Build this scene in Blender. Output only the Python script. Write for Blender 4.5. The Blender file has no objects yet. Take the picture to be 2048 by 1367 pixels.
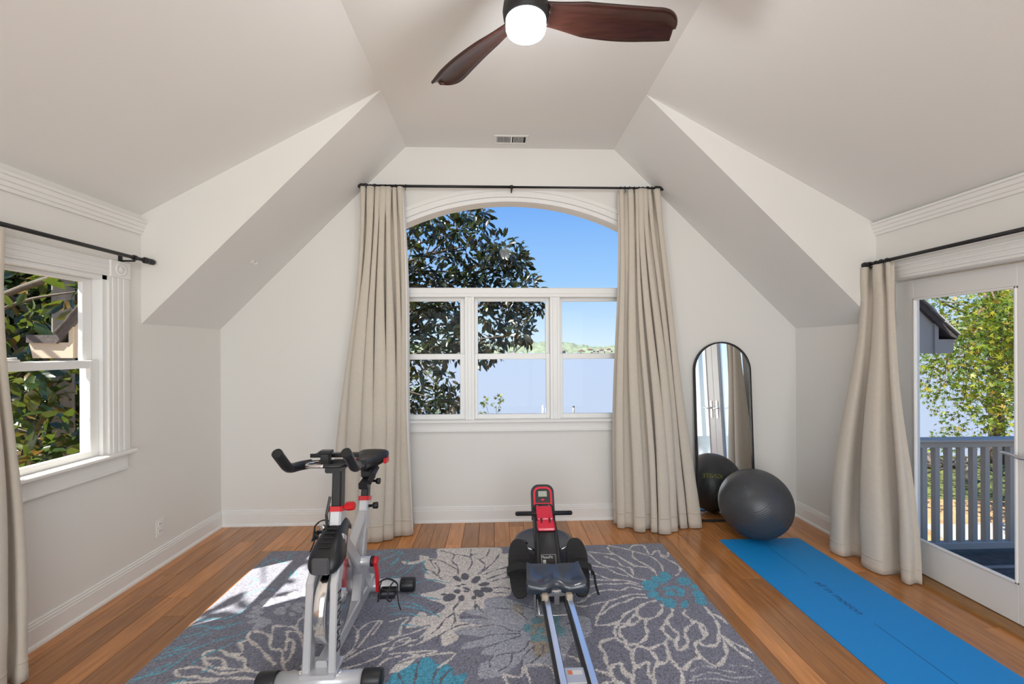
import bpy, math, random
import numpy as np
from mathutils import Vector, Matrix

# ------------------------------------------------------------------ camera, sky, sun, exposure
scene = bpy.context.scene
COL = scene.collection
cam_d = bpy.data.cameras.new('camera')
cam = bpy.data.objects.new('camera', cam_d)
COL.objects.link(cam)
cam_d.sensor_width = 36.0
cam_d.lens = 870 / 2048 * 36
cam_d.shift_y = 14.5 / 2048
cam_d.clip_end = 4000
cam.matrix_world = (Matrix.Translation((0, 0, 1.5)) @ Matrix.Rotation(-math.atan(32 / 870), 4, 'Z')
                    @ Matrix.Rotation(math.pi / 2, 4, 'X') @ Matrix.Rotation(-0.0045, 4, 'Z'))
scene.camera = cam
vs = scene.view_settings
vs.view_transform = 'Standard'
vs.look = 'None'
vs.gamma = 1.0
vs.use_curve_mapping = False
vs.exposure = 0.03

world = bpy.data.worlds.new('sky')
scene.world = world
world.use_nodes = True
wn = world.node_tree.nodes
wl = world.node_tree.links
wn.clear()
wo = wn.new('ShaderNodeOutputWorld')
wb = wn.new('ShaderNodeBackground')
wt = wn.new('ShaderNodeTexCoord')
ws = wn.new('ShaderNodeSeparateXYZ')
wr = wn.new('ShaderNodeValToRGB')
wl.new(wt.outputs['Generated'], ws.inputs[0])
wl.new(ws.outputs['Z'], wr.inputs[0])
wl.new(wr.outputs[0], wb.inputs[0])
wl.new(wb.outputs[0], wo.inputs[0])
cr = wr.color_ramp
cr.elements[0].position = 0.0
cr.elements[0].color = (0.68, 0.82, 0.93, 1)
cr.elements[1].position = 1.0
cr.elements[1].color = (0.12, 0.30, 0.80, 1)
for p_, c_ in ((0.07, (0.50, 0.69, 0.92, 1)), (0.15, (0.33, 0.57, 0.92, 1)), (0.33, (0.165, 0.385, 0.86, 1))):
    e_ = cr.elements.new(p_)
    e_.color = c_
wb.inputs[1].default_value = 1.12

sun_d = bpy.data.lights.new('sun', 'SUN')
sun = bpy.data.objects.new('sun', sun_d)
COL.objects.link(sun)
sun_d.energy = 17.0
sun_d.color = (1.0, 0.93, 0.82)
sun_d.angle = 0.009
SUN_DIR = Vector((0.85, 0.47, -1.20)).normalized()
sun.rotation_euler = SUN_DIR.to_track_quat('-Z', 'Y').to_euler()
sun.location = (-6, -5, 9)

# unseen fill lamp added outside the rear opening to brighten the room
rear_d = bpy.data.lights.new('rear_fill_light', 'AREA')
rear = bpy.data.objects.new('rear_fill_light', rear_d)
COL.objects.link(rear)
rear_d.shape = 'RECTANGLE'
rear_d.size = 3.9
rear_d.size_y = 2.3
rear_d.energy = 142
rear_d.color = (1.0, 0.985, 0.96)
rear.location = (0.15, -2.62, 1.27)
rear.rotation_euler = (math.radians(90), 0, 0)

# ------------------------------------------------------------------ helpers
XL, XR, YB, YD, YR = -2.355, 2.69, 3.81, 2.98, -2.4     # left / right / back wall, dormer cheek, rear wall
XA, XB, ZC = -0.775, 1.05, 3.26                         # edges and height of the flat ceiling
rng = random.Random(7)

def inp(b, **kw):
    for k, v in kw.items():
        k = k.replace('_', ' ')
        if k in b.inputs:
            b.inputs[k].default_value = v

def mat(name, col, rough=0.6, metal=0.0, bump=0.0, bscale=80.0, var=0.0, vscale=6.0, stretch=None, emit=None,
        estr=0.0, coat=0.0, spec=None, sheen=0.0, rand=0.0):
    m = bpy.data.materials.new(name)
    m.use_nodes = True
    n, l = m.node_tree.nodes, m.node_tree.links
    b = n['Principled BSDF']
    b.inputs['Base Color'].default_value = (*col, 1)
    inp(b, Roughness=rough, Metallic=metal, Coat_Weight=coat, Sheen_Weight=sheen)
    if spec is not None:
        inp(b, Specular_IOR_Level=spec)
    if emit:
        inp(b, Emission_Color=(*emit, 1), Emission_Strength=estr)
    if bump or var or rand:
        tc = n.new('ShaderNodeTexCoord')
        mp = n.new('ShaderNodeMapping')
        l.new(tc.outputs['Object'], mp.inputs[0])
        if stretch:
            mp.inputs['Scale'].default_value = stretch
    if var or rand:
        ns = n.new('ShaderNodeTexNoise')
        ns.inputs['Scale'].default_value = vscale
        ns.inputs['Detail'].default_value = 5
        l.new(mp.outputs[0], ns.inputs[0])
        hs = n.new('ShaderNodeHueSaturation')
        hs.inputs['Color'].default_value = (*col, 1)
        mr = n.new('ShaderNodeMapRange')
        mr.inputs['To Min'].default_value = 1 - var
        mr.inputs['To Max'].default_value = 1 + var
        mr.inputs['From Min'].default_value = 0.25
        mr.inputs['From Max'].default_value = 0.75
        l.new(ns.outputs[0], mr.inputs[0])
        if rand:
            oi = n.new('ShaderNodeObjectInfo')
            m2 = n.new('ShaderNodeMapRange')
            m2.inputs['To Min'].default_value = 1 - rand
            m2.inputs['To Max'].default_value = 1 + rand
            l.new(oi.outputs['Random'], m2.inputs[0])
            mu = n.new('ShaderNodeMath')
            mu.operation = 'MULTIPLY'
            l.new(mr.outputs[0], mu.inputs[0])
            l.new(m2.outputs[0], mu.inputs[1])
            l.new(mu.outputs[0], hs.inputs['Value'])
            ad = n.new('ShaderNodeVectorMath')
            ad.operation = 'ADD'
            l.new(tc.outputs['Object'], ad.inputs[0])
            sc = n.new('ShaderNodeVectorMath')
            sc.operation = 'SCALE'
            cx = n.new('ShaderNodeCombineXYZ')
            l.new(oi.outputs['Random'], cx.inputs[0])
            l.new(oi.outputs['Random'], cx.inputs[2])
            l.new(cx.outputs[0], sc.inputs[0])
            sc.inputs['Scale'].default_value = 37
            l.new(sc.outputs[0], ad.inputs[1])
            l.new(ad.outputs[0], mp.inputs[0])
        else:
            l.new(mr.outputs[0], hs.inputs['Value'])
        l.new(hs.outputs[0], b.inputs['Base Color'])
    if bump:
        nb = n.new('ShaderNodeTexNoise')
        nb.inputs['Scale'].default_value = bscale
        nb.inputs['Detail'].default_value = 3
        l.new(mp.outputs[0], nb.inputs[0])
        bp = n.new('ShaderNodeBump')
        bp.inputs['Strength'].default_value = bump
        bp.inputs['Distance'].default_value = 0.01
        l.new(nb.outputs[0], bp.inputs['Height'])
        l.new(bp.outputs[0], b.inputs['Normal'])
    return m

def glass_mat(name, tint=(1, 1, 1)):
    m = bpy.data.materials.new(name)
    m.use_nodes = True
    n, l = m.node_tree.nodes, m.node_tree.links
    n.clear()
    o = n.new('ShaderNodeOutputMaterial')
    mx = n.new('ShaderNodeMixShader')
    tr = n.new('ShaderNodeBsdfTransparent')
    tr.inputs[0].default_value = (*tint, 1)
    gl = n.new('ShaderNodeBsdfGlossy')
    gl.inputs['Roughness'].default_value = 0.02
    fr = n.new('ShaderNodeFresnel')
    fr.inputs[0].default_value = 1.10
    l.new(fr.outputs[0], mx.inputs[0])
    l.new(tr.outputs[0], mx.inputs[1])
    l.new(gl.outputs[0], mx.inputs[2])
    l.new(mx.outputs[0], o.inputs[0])
    return m

def leaf_mat(name, stops, rough=0.35, transl=0.35, tcol=(0.35, 0.5, 0.05)):
    """leaf colour picked per leaf (mesh attribute 'tint') or per object (object random)"""
    m = bpy.data.materials.new(name)
    m.use_nodes = True
    n, l = m.node_tree.nodes, m.node_tree.links
    b = n['Principled BSDF']
    at_ = n.new('ShaderNodeAttribute')
    at_.attribute_name = 'tint'
    oi = n.new('ShaderNodeObjectInfo')
    ad = n.new('ShaderNodeMath')
    ad.operation = 'ADD'
    l.new(at_.outputs['Fac'], ad.inputs[0])
    l.new(oi.outputs['Random'], ad.inputs[1])
    fr = n.new('ShaderNodeMath')
    fr.operation = 'FRACT'
    l.new(ad.outputs[0], fr.inputs[0])
    r = n.new('ShaderNodeValToRGB')
    l.new(fr.outputs[0], r.inputs[0])
    r.color_ramp.elements[0].position = stops[0][0]
    r.color_ramp.elements[0].color = (*stops[0][1], 1)
    r.color_ramp.elements[1].position = stops[-1][0]
    r.color_ramp.elements[1].color = (*stops[-1][1], 1)
    for p, c in stops[1:-1]:
        r.color_ramp.elements.new(p).color = (*c, 1)
    l.new(r.outputs[0], b.inputs['Base Color'])
    inp(b, Roughness=rough)
    t = n.new('ShaderNodeBsdfTranslucent')
    mixc = n.new('ShaderNodeMix')
    mixc.data_type = 'RGBA'
    mixc.inputs[0].default_value = 0.5
    l.new(r.outputs[0], mixc.inputs[6])
    mixc.inputs[7].default_value = (*tcol, 1)
    l.new(mixc.outputs[2], t.inputs[0])
    mx = n.new('ShaderNodeMixShader')
    mx.inputs[0].default_value = transl
    l.new(b.outputs[0], mx.inputs[1])
    l.new(t.outputs[0], mx.inputs[2])
    l.new(mx.outputs[0], n['Material Output'].inputs[0])
    return m

def tag(o, label=None, cat=None, group=None, kind=None):
    if label:
        o['label'] = label
    if cat:
        o['category'] = cat
    if group:
        o['group'] = group
    if kind:
        o['kind'] = kind
    return o

def wloc(o):
    v = Vector((0, 0, 0))
    while o is not None:
        v += o.location
        o = o.parent
    return v

def empty(name, loc, label, cat, group=None):
    o = bpy.data.objects.new(name, None)
    o.empty_display_size = 0.1
    o.location = loc
    COL.objects.link(o)
    return tag(o, label, cat, group)

class MB:
    """collects faces in world coordinates and links them as one mesh object"""
    def __init__(s):
        s.v, s.f, s.sm = [], [], []
    def add(s, vs_, fs_, smooth=False):
        k = len(s.v)
        s.v += [tuple(p) for p in vs_]
        s.f += [tuple(i + k for i in f) for f in fs_]
        s.sm += [smooth] * len(fs_)
        return s
    def box(s, x0, x1, y0, y1, z0, z1, ch=0.0, M=None):
        if ch <= 0:
            vs_ = [(x, y, z) for x in (x0, x1) for y in (y0, y1) for z in (z0, z1)]
            fs_ = [(0, 1, 3, 2), (4, 6, 7, 5), (0, 4, 5, 1), (2, 3, 7, 6), (0, 2, 6, 4), (1, 5, 7, 3)]
        else:
            vs_, idx = [], {}
            X, Y, Z = (x0, x1), (y0, y1), (z0, z1)
            for i in (0, 1):
                for j in (0, 1):
                    for k in (0, 1):
                        sx, sy, sz = (1, -1)[i], (1, -1)[j], (1, -1)[k]
                        for a, off in enumerate(((ch, ch, 0), (0, ch, ch), (ch, 0, ch))):
                            # a=0 on z face, a=1 on x face, a=2 on y face
                            idx[i, j, k, a] = len(vs_)
                            vs_.append((X[i] + sx * off[0], Y[j] + sy * off[1], Z[k] + sz * off[2]))
            fs_ = []
            q = lambda *t: fs_.append(tuple(idx[a] for a in t))
            for k in (0, 1):
                q((0, 0, k, 0), (1, 0, k, 0), (1, 1, k, 0), (0, 1, k, 0))
            for i in (0, 1):
                q((i, 0, 0, 1), (i, 1, 0, 1), (i, 1, 1, 1), (i, 0, 1, 1))
            for j in (0, 1):
                q((0, j, 0, 2), (1, j, 0, 2), (1, j, 1, 2), (0, j, 1, 2))
            for i in (0, 1):
                for j in (0, 1):
                    q((i, j, 0, 1), (i, j, 1, 1), (i, j, 1, 2), (i, j, 0, 2))
                    for k in (0, 1):
                        q((i, j, k, 0), (i, j, k, 1), (i, j, k, 2))
            for i in (0, 1):
                for k in (0, 1):
                    q((i, 0, k, 0), (i, 1, k, 0), (i, 1, k, 1), (i, 0, k, 1))
            for j in (0, 1):
                for k in (0, 1):
                    q((0, j, k, 0), (1, j, k, 0), (1, j, k, 2), (0, j, k, 2))
        if M is not None:
            vs_ = [tuple(M @ Vector(p)) for p in vs_]
        return s.add(vs_, fs_)
    def obox(s, c, size, M3=None, ch=0.0):
        """box of the given size centred at c, turned by the 3x3 matrix M3"""
        M = Matrix.Translation(c) @ (M3.to_4x4() if M3 is not None else Matrix())
        a, b, d = (t / 2 for t in size)
        return s.box(-a, a, -b, b, -d, d, ch, M)
    def prism(s, poly, axis, a0, a1, smooth=False):
        """closed 2-D polygon extruded along an axis ('X': poly=(y,z), 'Y': poly=(x,z), 'Z': poly=(x,y))"""
        def P(p, a):
            return {'X': (a, p[0], p[1]), 'Y': (p[0], a, p[1]), 'Z': (p[0], p[1], a)}[axis]
        n = len(poly)
        vs_ = [P(p, a0) for p in poly] + [P(p, a1) for p in poly]
        fs_ = [tuple(range(n))[::-1], tuple(range(n, 2 * n))]
        s.add(vs_, fs_)
        k = len(s.v) - 2 * n
        s.f += [(k + i, k + (i + 1) % n, k + n + (i + 1) % n, k + n + i) for i in range(n)]
        s.sm += [smooth] * n
        return s
    def tube(s, pts, r, n=12, caps=True, flat=None):
        """round tube along pts; r a number or one per point; flat=(w,h) gives a rectangular section"""
        pts = [Vector(p) for p in pts]
        rs = r if isinstance(r, (list, tuple)) else [r] * len(pts)
        T = []
        for i in range(len(pts)):
            a = pts[max(0, i - 1)]
            b = pts[min(len(pts) - 1, i + 1)]
            T.append((b - a).normalized())
        up = Vector((0, 0, 1)) if abs(T[0].z) < 0.9 else Vector((0, 1, 0))
        N = T[0].cross(up).normalized()
        vs_, fs_ = [], []
        for i, p in enumerate(pts):
            if i:
                ax = T[i - 1].cross(T[i])
                if ax.length > 1e-6:
                    N = Matrix.Rotation(T[i - 1].angle(T[i]), 3, ax.normalized()) @ N
            Bn = T[i].cross(N).normalized()
            if flat:
                w, h = flat[0] / 2, flat[1] / 2
                c = min(w, h) * 0.3
                ring = [(w - c, h), (w, h - c), (w, c - h), (w - c, -h), (c - w, -h), (-w, c - h), (-w, h - c), (c - w, h)]
                ring = [p + N * a + Bn * b for a, b in ring]
            else:
                ring = [p + (N * math.cos(2 * math.pi * k / n) + Bn * math.sin(2 * math.pi * k / n)) * rs[i] for k in range(n)]
            vs_ += ring
        m = 8 if flat else n
        for i in range(len(pts) - 1):
            for k in range(m):
                fs_.append((i * m + k, i * m + (k + 1) % m, (i + 1) * m + (k + 1) % m, (i + 1) * m + k))
        s.add(vs_, fs_, not flat)
        if caps:
            k0 = len(s.v) - len(vs_)
            s.f += [tuple(range(k0 + m - 1, k0 - 1, -1)), tuple(range(len(s.v) - m, len(s.v)))]
            s.sm += [False, False]
        return s
    def lathe(s, prof, c, axis=(0, 0, 1), n=32, smooth=True):
        """profile [(radius, height)] turned around an axis through c"""
        q = Vector((0, 0, 1)).rotation_difference(Vector(axis).normalized())
        c = Vector(c)
        vs_, fs_ = [], []
        for r, h in prof:
            for k in range(n):
                a = 2 * math.pi * k / n
                vs_.append(c + q @ Vector((r * math.cos(a), r * math.sin(a), h)))
        for i in range(len(prof) - 1):
            for k in range(n):
                fs_.append((i * n + k, i * n + (k + 1) % n, (i + 1) * n + (k + 1) % n, (i + 1) * n + k))
        s.add(vs_, fs_, smooth)
        k0 = len(s.v) - len(vs_)
        s.f += [tuple(range(k0 + n - 1, k0 - 1, -1)), tuple(range(len(s.v) - n, len(s.v)))]
        s.sm += [False, False]
        return s
    def grid(s, P, smooth=True):
        """P[i][j] rows of points"""
        h, w = len(P), len(P[0])
        return s.add([p for row in P for p in row],
                     [(i * w + j, i * w + j + 1, (i + 1) * w + j + 1, (i + 1) * w + j) for i in range(h - 1) for j in range(w - 1)], smooth)
    def build(s, name, m, parent=None, origin=None, fix=True, bevel=0.0, solid=0.0, subsurf=0):
        me = bpy.data.meshes.new(name)
        if parent is not None:
            o0 = wloc(parent)
        elif origin is not None:
            o0 = Vector(origin)
        else:
            a = np.array(s.v)
            o0 = Vector(((a[:, 0].min() + a[:, 0].max()) / 2, (a[:, 1].min() + a[:, 1].max()) / 2, a[:, 2].min()))
        me.from_pydata([(x - o0.x, y - o0.y, z - o0.z) for x, y, z in s.v], [], s.f)
        me.polygons.foreach_set('use_smooth', s.sm)
        if fix:
            import bmesh
            bm = bmesh.new()
            bm.from_mesh(me)
            bmesh.ops.recalc_face_normals(bm, faces=bm.faces)
            bm.to_mesh(me)
            bm.free()
        me.materials.append(m)
        o = bpy.data.objects.new(name, me)
        COL.objects.link(o)
        if parent is not None:
            o.parent = parent
        else:
            o.location = o0
        if bevel:
            b = o.modifiers.new('bevel', 'BEVEL')
            b.width = bevel
            b.segments = 2
            b.limit_method = 'ANGLE'
        if solid:
            b = o.modifiers.new('solid', 'SOLIDIFY')
            b.thickness = solid
            b.offset = 0
        if subsurf:
            b = o.modifiers.new('subsurf', 'SUBSURF')
            b.levels = b.render_levels = subsurf
        return o

def text_mesh(body, size, M, parent, name, m, extrude=0.0005, mapper=None, shear=0.0, align='CENTER'):
    cu = bpy.data.curves.new(name, 'FONT')
    cu.body = body
    cu.size = size
    cu.extrude = extrude
    cu.shear = shear
    cu.align_x = align
    cu.align_y = 'CENTER'
    to = bpy.data.objects.new(name, cu)
    COL.objects.link(to)
    dg = bpy.context.evaluated_depsgraph_get()
    dg.update()
    me = bpy.data.meshes.new_from_object(to.evaluated_get(dg))
    bpy.data.objects.remove(to)
    o0 = wloc(parent)
    for v in me.vertices:
        p = mapper(v.co) if mapper else M @ v.co
        v.co = p - o0
    me.materials.clear()
    me.materials.append(m)
    o = bpy.data.objects.new(name, me)
    COL.objects.link(o)
    o.parent = parent
    return o

def arc(cx, cy, r, a0, a1, n):
    return [(cx + r * math.cos(math.radians(a0 + (a1 - a0) * k / n)), cy + r * math.sin(math.radians(a0 + (a1 - a0) * k / n))) for k in range(n + 1)]

def catmull(pts, k=6):
    pts = [Vector(p) for p in pts]
    out = []
    for i in range(len(pts) - 1):
        p0, p1, p2, p3 = pts[max(0, i - 1)], pts[i], pts[i + 1], pts[min(len(pts) - 1, i + 2)]
        for j in range(k):
            t = j / k
            out.append(0.5 * ((2 * p1) + (p2 - p0) * t + (2 * p0 - 5 * p1 + 4 * p2 - p3) * t * t + (3 * p1 - p0 - 3 * p2 + p3) * t ** 3))
    out.append(pts[-1])
    return out

# ------------------------------------------------------------------ materials
M = {}
M['wall'] = mat('wall_paint', (0.80, 0.785, 0.755), 0.75, bump=0.05, bscale=220)
M['ceil'] = mat('ceiling_paint', (0.82, 0.815, 0.795), 0.8, bump=0.05, bscale=220)
M['trim'] = mat('trim_paint', (0.84, 0.83, 0.81), 0.38)
M['vinyl'] = mat('window_vinyl', (0.85, 0.85, 0.84), 0.3)
M['door'] = mat('door_paint', (0.78, 0.77, 0.75), 0.4, bump=0.03, bscale=150)
M['glass'] = glass_mat('window_glass', (0.97, 0.985, 0.98))
M['black'] = mat('black_plastic', (0.012, 0.013, 0.016), 0.38, bump=0.05, bscale=300)
M['matte'] = mat('matte_black', (0.015, 0.015, 0.016), 0.75, bump=0.2, bscale=400)
M['iron'] = mat('black_iron', (0.012, 0.012, 0.013), 0.5)
M['chrome'] = mat('polished_steel', (0.78, 0.78, 0.78), 0.14, 1.0)
M['satin'] = mat('satin_aluminium', (0.88, 0.88, 0.90), 0.24, 1.0)
M['steel'] = mat('brushed_steel', (0.62, 0.62, 0.63), 0.3, 1.0)
M['silver'] = mat('silver_paint', (0.60, 0.61, 0.64), 0.32, 0.4)
M['red'] = mat('red_plastic', (0.62, 0.012, 0.02), 0.32)
M['rowred'] = mat('red_gloss', (0.72, 0.015, 0.05), 0.22, coat=0.5)
M['brass'] = mat('brass', (0.55, 0.38, 0.15), 0.3, 1.0)
M['lcd'] = mat('lcd_screen', (0.42, 0.44, 0.36), 0.25)
M['white'] = mat('white_plastic', (0.84, 0.83, 0.81), 0.35)
M['print'] = mat('white_print', (0.75, 0.75, 0.75), 0.5)
M['dark'] = mat('dark_gap', (0.02, 0.02, 0.02), 0.8)
M['plank'] = mat('cherry_plank', (0.50, 0.205, 0.062), 0.21, var=0.28, vscale=5, stretch=(9, 0.7, 3), rand=0.36, bump=0.02, bscale=25, coat=0.25)
M['sub'] = mat('floor_gap', (0.05, 0.02, 0.008), 0.8)
M['oak'] = mat('oak_threshold', (0.30, 0.15, 0.05), 0.4, var=0.25, vscale=8, stretch=(6, 1, 6))
M['linen'] = mat('linen_curtain', (0.60, 0.54, 0.46), 0.9, bump=0.12, bscale=500, sheen=0.25, var=0.03, vscale=40)
M['lining'] = mat('white_lining', (0.80, 0.80, 0.80), 0.9, sheen=0.2)
M['walnut'] = mat('walnut_blade', (0.040, 0.014, 0.010), 0.30, var=0.35, vscale=7, stretch=(1.2, 12, 6))
M['mat'] = mat('yoga_mat_foam', (0.004, 0.29, 0.74), 0.55, bump=0.15, bscale=700)
M['matink'] = mat('yoga_mat_print', (0.006, 0.07, 0.2), 0.6)
M['ball'] = mat('ball_rubber', (0.055, 0.060, 0.068), 0.36, bump=0.03, bscale=30)
M['mirror'] = mat('mirror_glass', (0.9, 0.9, 0.9), 0.01, 1.0)
M['lamp'] = mat('lamp_diffuser', (0.9, 0.9, 0.9), 0.4, emit=(0.93, 0.97, 1.0), estr=9.0)
M['seatsheen'] = mat('seat_foam', (0.022, 0.032, 0.05), 0.34, coat=0.5, spec=0.8, bump=0.05, bscale=300)  # blue tint in the base colour imitates reflected sky
M['grey'] = mat('grey_plastic', (0.075, 0.075, 0.085), 0.42)
M['bark'] = mat('tree_bark', (0.11, 0.08, 0.055), 0.9, bump=0.6, bscale=25, var=0.4, vscale=10)
M['branch'] = mat('grey_branch', (0.085, 0.068, 0.052), 0.9, bump=0.4, bscale=40, var=0.3, vscale=12)
M['magleaf'] = leaf_mat('magnolia_leaf', [(0, (0.006, 0.013, 0.009)), (0.45, (0.010, 0.018, 0.010)), (0.72, (0.018, 0.022, 0.008)), (0.86, (0.035, 0.018, 0.008)), (1, (0.012, 0.022, 0.016))], 0.24, 0.05)
M['hedgeleaf'] = leaf_mat('broad_leaf', [(0, (0.008, 0.018, 0.007)), (0.4, (0.018, 0.038, 0.010)), (0.7, (0.042, 0.062, 0.011)), (0.88, (0.11, 0.055, 0.012)), (1, (0.022, 0.042, 0.016))], 0.22, 0.15)
M['mapleleaf'] = leaf_mat('maple_leaf', [(0, (0.022, 0.06, 0.006)), (0.35, (0.06, 0.115, 0.008)), (0.68, (0.14, 0.18, 0.009)), (0.86, (0.24, 0.23, 0.012)), (0.95, (0.26, 0.16, 0.03)), (1, (0.05, 0.10, 0.01))], 0.5, 0.4, (0.22, 0.26, 0.012))
M['farleaf'] = mat('far_trees_hazed', (0.125, 0.155, 0.105), 0.9, var=0.4, vscale=0.09)  # distance haze is mixed into this paler green
M['siding'] = mat('grey_siding', (0.30, 0.295, 0.29), 0.7)
M['beige'] = mat('beige_siding', (0.40, 0.33, 0.26), 0.7, var=0.06, vscale=5)
M['shingle'] = mat('dark_shingle', (0.06, 0.05, 0.05), 0.9, bump=0.4, bscale=60, var=0.3, vscale=30)
M['rail'] = mat('grey_painted_rail', (0.38, 0.355, 0.33), 0.55)
M['deck'] = mat('charcoal_deck', (0.062, 0.057, 0.053), 0.75, bump=0.4, bscale=50, var=0.3, vscale=15)
M['concrete'] = mat('concrete', (0.26, 0.24, 0.22), 0.9, var=0.12, vscale=4)
M['stone'] = mat('dark_stone', (0.10, 0.08, 0.07), 0.9, bump=0.5, bscale=8, var=0.4, vscale=3)
M['post'] = mat('weathered_post', (0.22, 0.195, 0.16), 0.85, var=0.3, vscale=6, stretch=(4, 4, 0.4))
M['pilewhite'] = mat('white_piling', (0.5, 0.5, 0.49), 0.6)
M['rope'] = mat('dark_rope', (0.05, 0.045, 0.04), 0.9)


# ------------------------------------------------------------------ room shell
def struct(o, label=None):
    return tag(o, label, None, None, 'structure')

floor = struct(MB().box(XL - 0.12, XR + 0.2, YR - 0.12, YB + 0.16, -0.25, -0.022).build('floor', M['sub'], origin=(0, 0, 0)), 'cherry wood plank floor')
PW = 0.1246
pr = random.Random(11)
col = 0
x = -0.27 - 17 * PW
while x < XR:
    x0, x1 = max(x, XL), min(x + PW, XR)
    y = YB - pr.uniform(0.1, 1.5)
    y1 = YB
    while y1 > YR:
        y0 = max(y, YR)
        if x1 - x0 > 0.02 and y1 - y0 > 0.03:
            mb = MB().box(x0 + 0.001, x1 - 0.001, y0 + 0.001, y1 - 0.001, -0.02, 0.0, 0.0016)
            p = mb.build('plank', M['plank'], floor, fix=False)
            c = Vector(((x0 + x1) / 2, (y0 + y1) / 2, 0))
            p.data.transform(Matrix.Translation(-c))
            p.location = c
        y1 = y
        y = y1 - pr.uniform(0.75, 1.75)
    x += PW

# left wall with the window opening
def wall_with_hole(name, xa, xb, zt, hole, m, label):
    y0, y1, z0, z1 = hole
    mb = MB()
    mb.box(xa, xb, YR - 0.12, y0, 0, zt).box(xa, xb, y1, YD, 0, zt).box(xa, xb, YD, YB + 0.16, 0, 1.69)
    if z0 > 0.01:
        mb.box(xa, xb, y0, y1, 0, z0)
    mb.box(xa, xb, y0, y1, z1, zt)
    return struct(mb.build(name, m, origin=(xa, 0, 0)), label)
WLH = (1.72, 2.72, 0.875, 1.955)
DRH = (1.20, 2.93, -0.001, 1.96)
wall_with_hole('wall_left', XL - 0.14, XL, 2.41, WLH, M['wall'], 'off-white left wall with a sash window')
wall_with_hole('wall_right', XR, XR + 0.2, 2.38, DRH, M['wall'], 'off-white right wall with a glass door')

# back wall: columns around the segmental-arched opening
WCX, WHW, AR, AZ = 0.138, 1.08, 2.27, 0.563
def arch_z(x, r=AR):
    return AZ + math.sqrt(max(0.0, r * r - (x - WCX) ** 2))
def gable(x):
    return min(ZC, ZC + (x - XA) if x < XA else ZC, ZC - (x - XB) * (ZC - 1.675) / (XR - XB) if x > XB else ZC) + 0.01
xs = sorted(set([XL - 0.14, XA, XB, XR + 0.2, WCX - WHW, WCX + WHW] + [WCX - WHW + 2 * WHW * k / 48 for k in range(49)]))
mb = MB()
for a, b in zip(xs[:-1], xs[1:]):
    inside = a >= WCX - WHW - 1e-6 and b <= WCX + WHW + 1e-6
    if inside:
        mb.box(a, b, YB, YB + 0.16, 0, 0.885)
        mb.prism([(a, arch_z(a)), (b, arch_z(b)), (b, gable(b)), (a, gable(a))], 'Y', YB, YB + 0.16)
    else:
        mb.prism([(a, 0), (b, 0), (b, gable(b)), (a, gable(a))], 'Y', YB, YB + 0.16)
struct(mb.build('wall_back', M['wall'], origin=(0, YB, 0)), 'off-white gabled back wall with an arched window')

# rear wall behind the camera; its wide opening is added to admit fill light
mb = MB()
mb.box(XL - 0.14, -1.80, YR - 0.14, YR, 0, 3.3).box(2.10, XR + 0.2, YR - 0.14, YR, 0, 3.3)
mb.box(-1.80, 2.10, YR - 0.14, YR, 0, 0.1).box(-1.80, 2.10, YR - 0.14, YR, 2.45, 3.3)
struct(mb.build('wall_rear', M['wall'], origin=(0, YR, 0)), 'off-white rear wall with a wide opening added for fill light')

rw = struct(empty('fill_window', (0.15, YR, 0.1), 'unseen three-pane window added in the rear wall for fill light', None))  # made-up glazing in front of the fill lamp
for k in range(3):
    a_, b_ = -1.80 + 1.3 * k, -0.50 + 1.3 * k
    sh_o = MB().box(a_, a_ + 0.05, YR - 0.1, YR - 0.05, 0.1, 2.45).box(b_ - 0.05, b_, YR - 0.1, YR - 0.05, 0.1, 2.45).box(a_, b_, YR - 0.1, YR - 0.05, 0.1, 0.16).box(a_, b_, YR - 0.1, YR - 0.05, 2.39, 2.45).build('sash', M['vinyl'], rw)
    MB().box(a_ + 0.045, b_ - 0.045, YR - 0.078, YR - 0.074, 0.155, 2.395).build('pane', M['glass'], sh_o)

# ceiling: flat strip, 45 degree slopes by the back wall, shallower dormer slopes, cheeks
ceil = struct(MB().box(XA, XB, YR - 0.14, YB + 0.16, ZC, ZC + 0.1).build('ceiling', M['ceil'], origin=(0, 0, ZC)), 'white vaulted ceiling')
def slope(x0, z0, x1, z1, ya, yb, name, over=0.26):
    k = (z1 - z0) / (x1 - x0)
    sx = 1 if x1 > x0 else -1
    xe = x1 + sx * over
    ze = z1 + k * sx * over
    MB().prism([(x0, z0), (xe, ze), (xe, ze + 0.13), (x0, z0 + 0.13)], 'Y', ya, yb).build(name, M['ceil'], ceil)
slope(XA, ZC, XL, 1.68, YD + 0.001, YB + 0.16, 'slope')
slope(XB, ZC, XR, 1.675, YD + 0.001, YB + 0.16, 'slope')
slope(XA, ZC, XL, 2.40, YR - 0.14, YD + 0.05, 'dormer_slope')
slope(XB, ZC, XR, 2.375, YR - 0.14, YD + 0.05, 'dormer_slope')
MB().prism([(XA, ZC + 0.006), (XL, 1.686), (XL - 0.2, 1.486), (XL - 0.2, 2.30), (XL, 2.40)], 'Y', YD, YD + 0.08).build('cheek', M['wall'], ceil)
MB().prism([(XB, ZC + 0.006), (XR, 1.681), (XR + 0.2, 1.486), (XR + 0.2, 2.28), (XR, 2.375)], 'Y', YD, YD + 0.08).build('cheek', M['wall'], ceil)

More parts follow.
